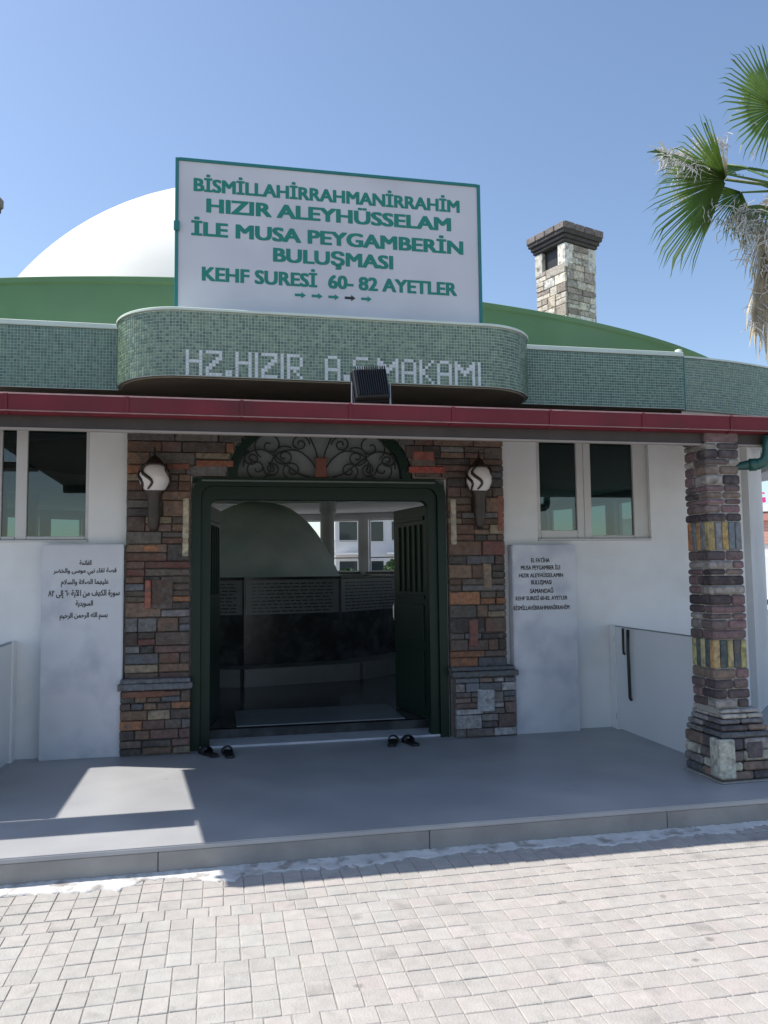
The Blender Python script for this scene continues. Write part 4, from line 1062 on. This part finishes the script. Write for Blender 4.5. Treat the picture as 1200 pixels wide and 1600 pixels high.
# ================================================================= FAR THINGS
def van(x, y, rz, label, m=None):
    e = empty('parked_van', (x, y, -.19), rz); tag(e, label, 'van', 'parked vans')
    side_ = [(-2.5, .35), (-2.55, .55), (-2.5, 1.0), (-2.35, 1.9), (-2.2, 2.1), (1.0, 2.1), (1.35, 1.95), (1.95, 1.25), (2.45, 1.1), (2.6, .85), (2.6, .4), (2.45, .33)]
    MB().prism(side_, 'y', -.92, .92).obj('body', m or M_vanw, e, bevel=.06, seg=2)
    for sg in (-1, 1):
        for (a, b) in ((.15, 1.0),):
            MB().box(a, b, sg*.925-.006, sg*.925+.006, 1.25, 1.85).obj('side_window', M_dglass, e)
        for wx in (-1.65, 1.7):
            wv = empty('wheel', parent=e)
            def whl(prof_, nm, mm):
                t = MB(); t.lathe(prof_, (0, 0, 0), 24)
                for v in t.bm.verts: v.co = Vector((wx+v.co.x, sg*(.80+v.co.z), .37+v.co.y))
                t.obj(nm, mm, wv, smooth=False)
            whl([(.2, -.1), (.36, -.1), (.375, -.05), (.375, .08), (.35, .135), (.23, .14)], 'tyre', M_tyre)
            whl([(.0, .125), (.06, .128), (.08, .10), (.20, .105), (.235, .138)], 'rim', M_rim)
        MB().box(2.5, 2.61, sg*.72-.15, sg*.72+.15, .78, .95).obj('headlight', M_opal, e)
        MB().box(-2.56, -2.48, sg*.82-.07, sg*.82+.07, .9, 1.4).obj('tail_light', M_lamp, e)
        MB().box(1.15, 1.3, sg*1.05-.1, sg*1.05+.1, 1.2, 1.45).obj('door_mirror', M_black, e, bevel=.03)
    t = MB(); t.prism([(1.40, 1.93), (1.93, 1.29), (1.95, 1.30), (1.42, 1.95)], 'y', -.78, .78); t.obj('windscreen', M_dglass, e)
    return e
va = math.atan2(-.8, .6)
van(17.91, 13.52, va, 'white van parked beside the shop, its wheel showing right of the building corner')
van(8.0, -9.6, math.radians(8), 'white van parked across the street behind the viewer')

# the sign's visible characters only: two pink letters read beyond the corner
def shop2():
    e = empty('shop', (20.2, 18.1, -.19), va); tag(e, 'low white shop with salmon shutters and pink roof letters beyond the building corner', 'shop')
    MB().box(-7, 9, 0, 6, 0, 3.72).obj('wall', M_shopw, e)
    MB().box(-7.1, 9.1, -.25, 6.1, 3.73, 4.0).obj('roof', M_shopw, e)
    for x0 in (-5.75, -3.85, -1.95, -.05, 1.85):
        s_ = empty('shutter', parent=e)
        for k in range(9): MB().box(x0, x0+1.3, -.07, -.03, 2.55+k*.12, 2.55+k*.12+.112).obj('slat', M_shut, s_)
        MB().box(x0-.05, x0+1.35, -.22, -.001, 3.40, 3.68).obj('shutter_box', M_sbox, s_)
    for k_ in range(4): text('GE'[k_ % 2], -5.2+k_*1.65, -3.9+k_*1.65, 4.03, 4.52, -.1, M_pink, e, .06, name='roof_letter', depth=.12)
M_sbox = mat('salmon_box', (.50, .22, .19), .6, .05, 5)
shop2()

def block(name, x, y, rz, wdt, dep, floors, label, m, cols_=6):
    e = empty(name, (x, y, -.19), rz); tag(e, label, 'building')
    H_ = floors*3.0
    MB().box(-wdt/2, wdt/2, 0, dep, 0, H_).obj('wall', m, e)
    MB().box(-wdt/2-.3, wdt/2+.3, -.3, dep+.3, H_+.01, H_+.25).obj('roof', M_shopw, e)
    for f_ in range(floors):
        for c_ in range(cols_):
            xx = -wdt/2+wdt*(c_+.5)/cols_; zz = f_*3+1.0
            wf = MB().box(xx-.75, xx+.75, -.06, -.002, zz-.06, zz+1.56).obj('window', M_frame, e)
            link('pane', MB().box(xx-.68, xx+.68, -.075, -.062, zz, zz+1.5).mesh('pane'), M_dglass, wf)
            if c_ % 2 == 0 and f_ > 0:
                bl = MB().box(xx-1.1, xx+1.1, -1.2, -.08, f_*3-.02, f_*3+.12).obj('balcony', M_shopw, e)
                t = MB(); 
                for q in range(12): t.box(xx-1.08+q*.19, xx-1.06+q*.19, -1.18, -1.15, f_*3+.121, f_*3+1.0)
                t.box(xx-1.1, xx+1.1, -1.19, -1.14, f_*3+1.0, f_*3+1.05)
                link('railing', t.mesh('railing'), M_rim, bl)
    return e
block('apartment_building', 14.5, 52, math.radians(-6), 12, 10, 3, 'pale three storey apartment block with balconies seen through the far windows', M_facade)
block('apartment_building', 2, 60, 0, 9, 10, 2, 'low pale house farther left seen through the far windows', M_shopw, 4)
def bush(x, y, rr, hh, label):
    e = empty('small_tree', (x, y, -.19)); tag(e, label, 'tree')
    MB().tube([(0, 0, 0), (.05, 0, hh*.4), (0, .05, hh*.7)], [.12, .09, .04], 8).obj('trunk', M_trunk, e)
    t = MB()
    for _ in range(900):
        d = Vector((random.gauss(0, 1), random.gauss(0, 1), random.gauss(0, 1))).normalized()*random.uniform(.5, 1)**.5*rr
        c_ = Vector((d.x, d.y, hh*.65+d.z*.75)); a = Vector((random.gauss(0, 1), random.gauss(0, 1), random.gauss(0, 1))).normalized()*.14; b = a.cross(Vector((random.random(), random.random(), 1))).normalized()*.10
        t.bm.faces.new([t.bm.verts.new(c_+q) for q in (a, b, -a, -b)])
    tag(t.obj('crown', M_tree, e), kind='stuff')
bush(11.6, 44, 1.1, 2.7, 'bushy green tree in front of the pale block beyond the far windows')
bush(8.4, 46, .9, 1.9, 'small round shrub left of the bushy tree beyond the far windows')
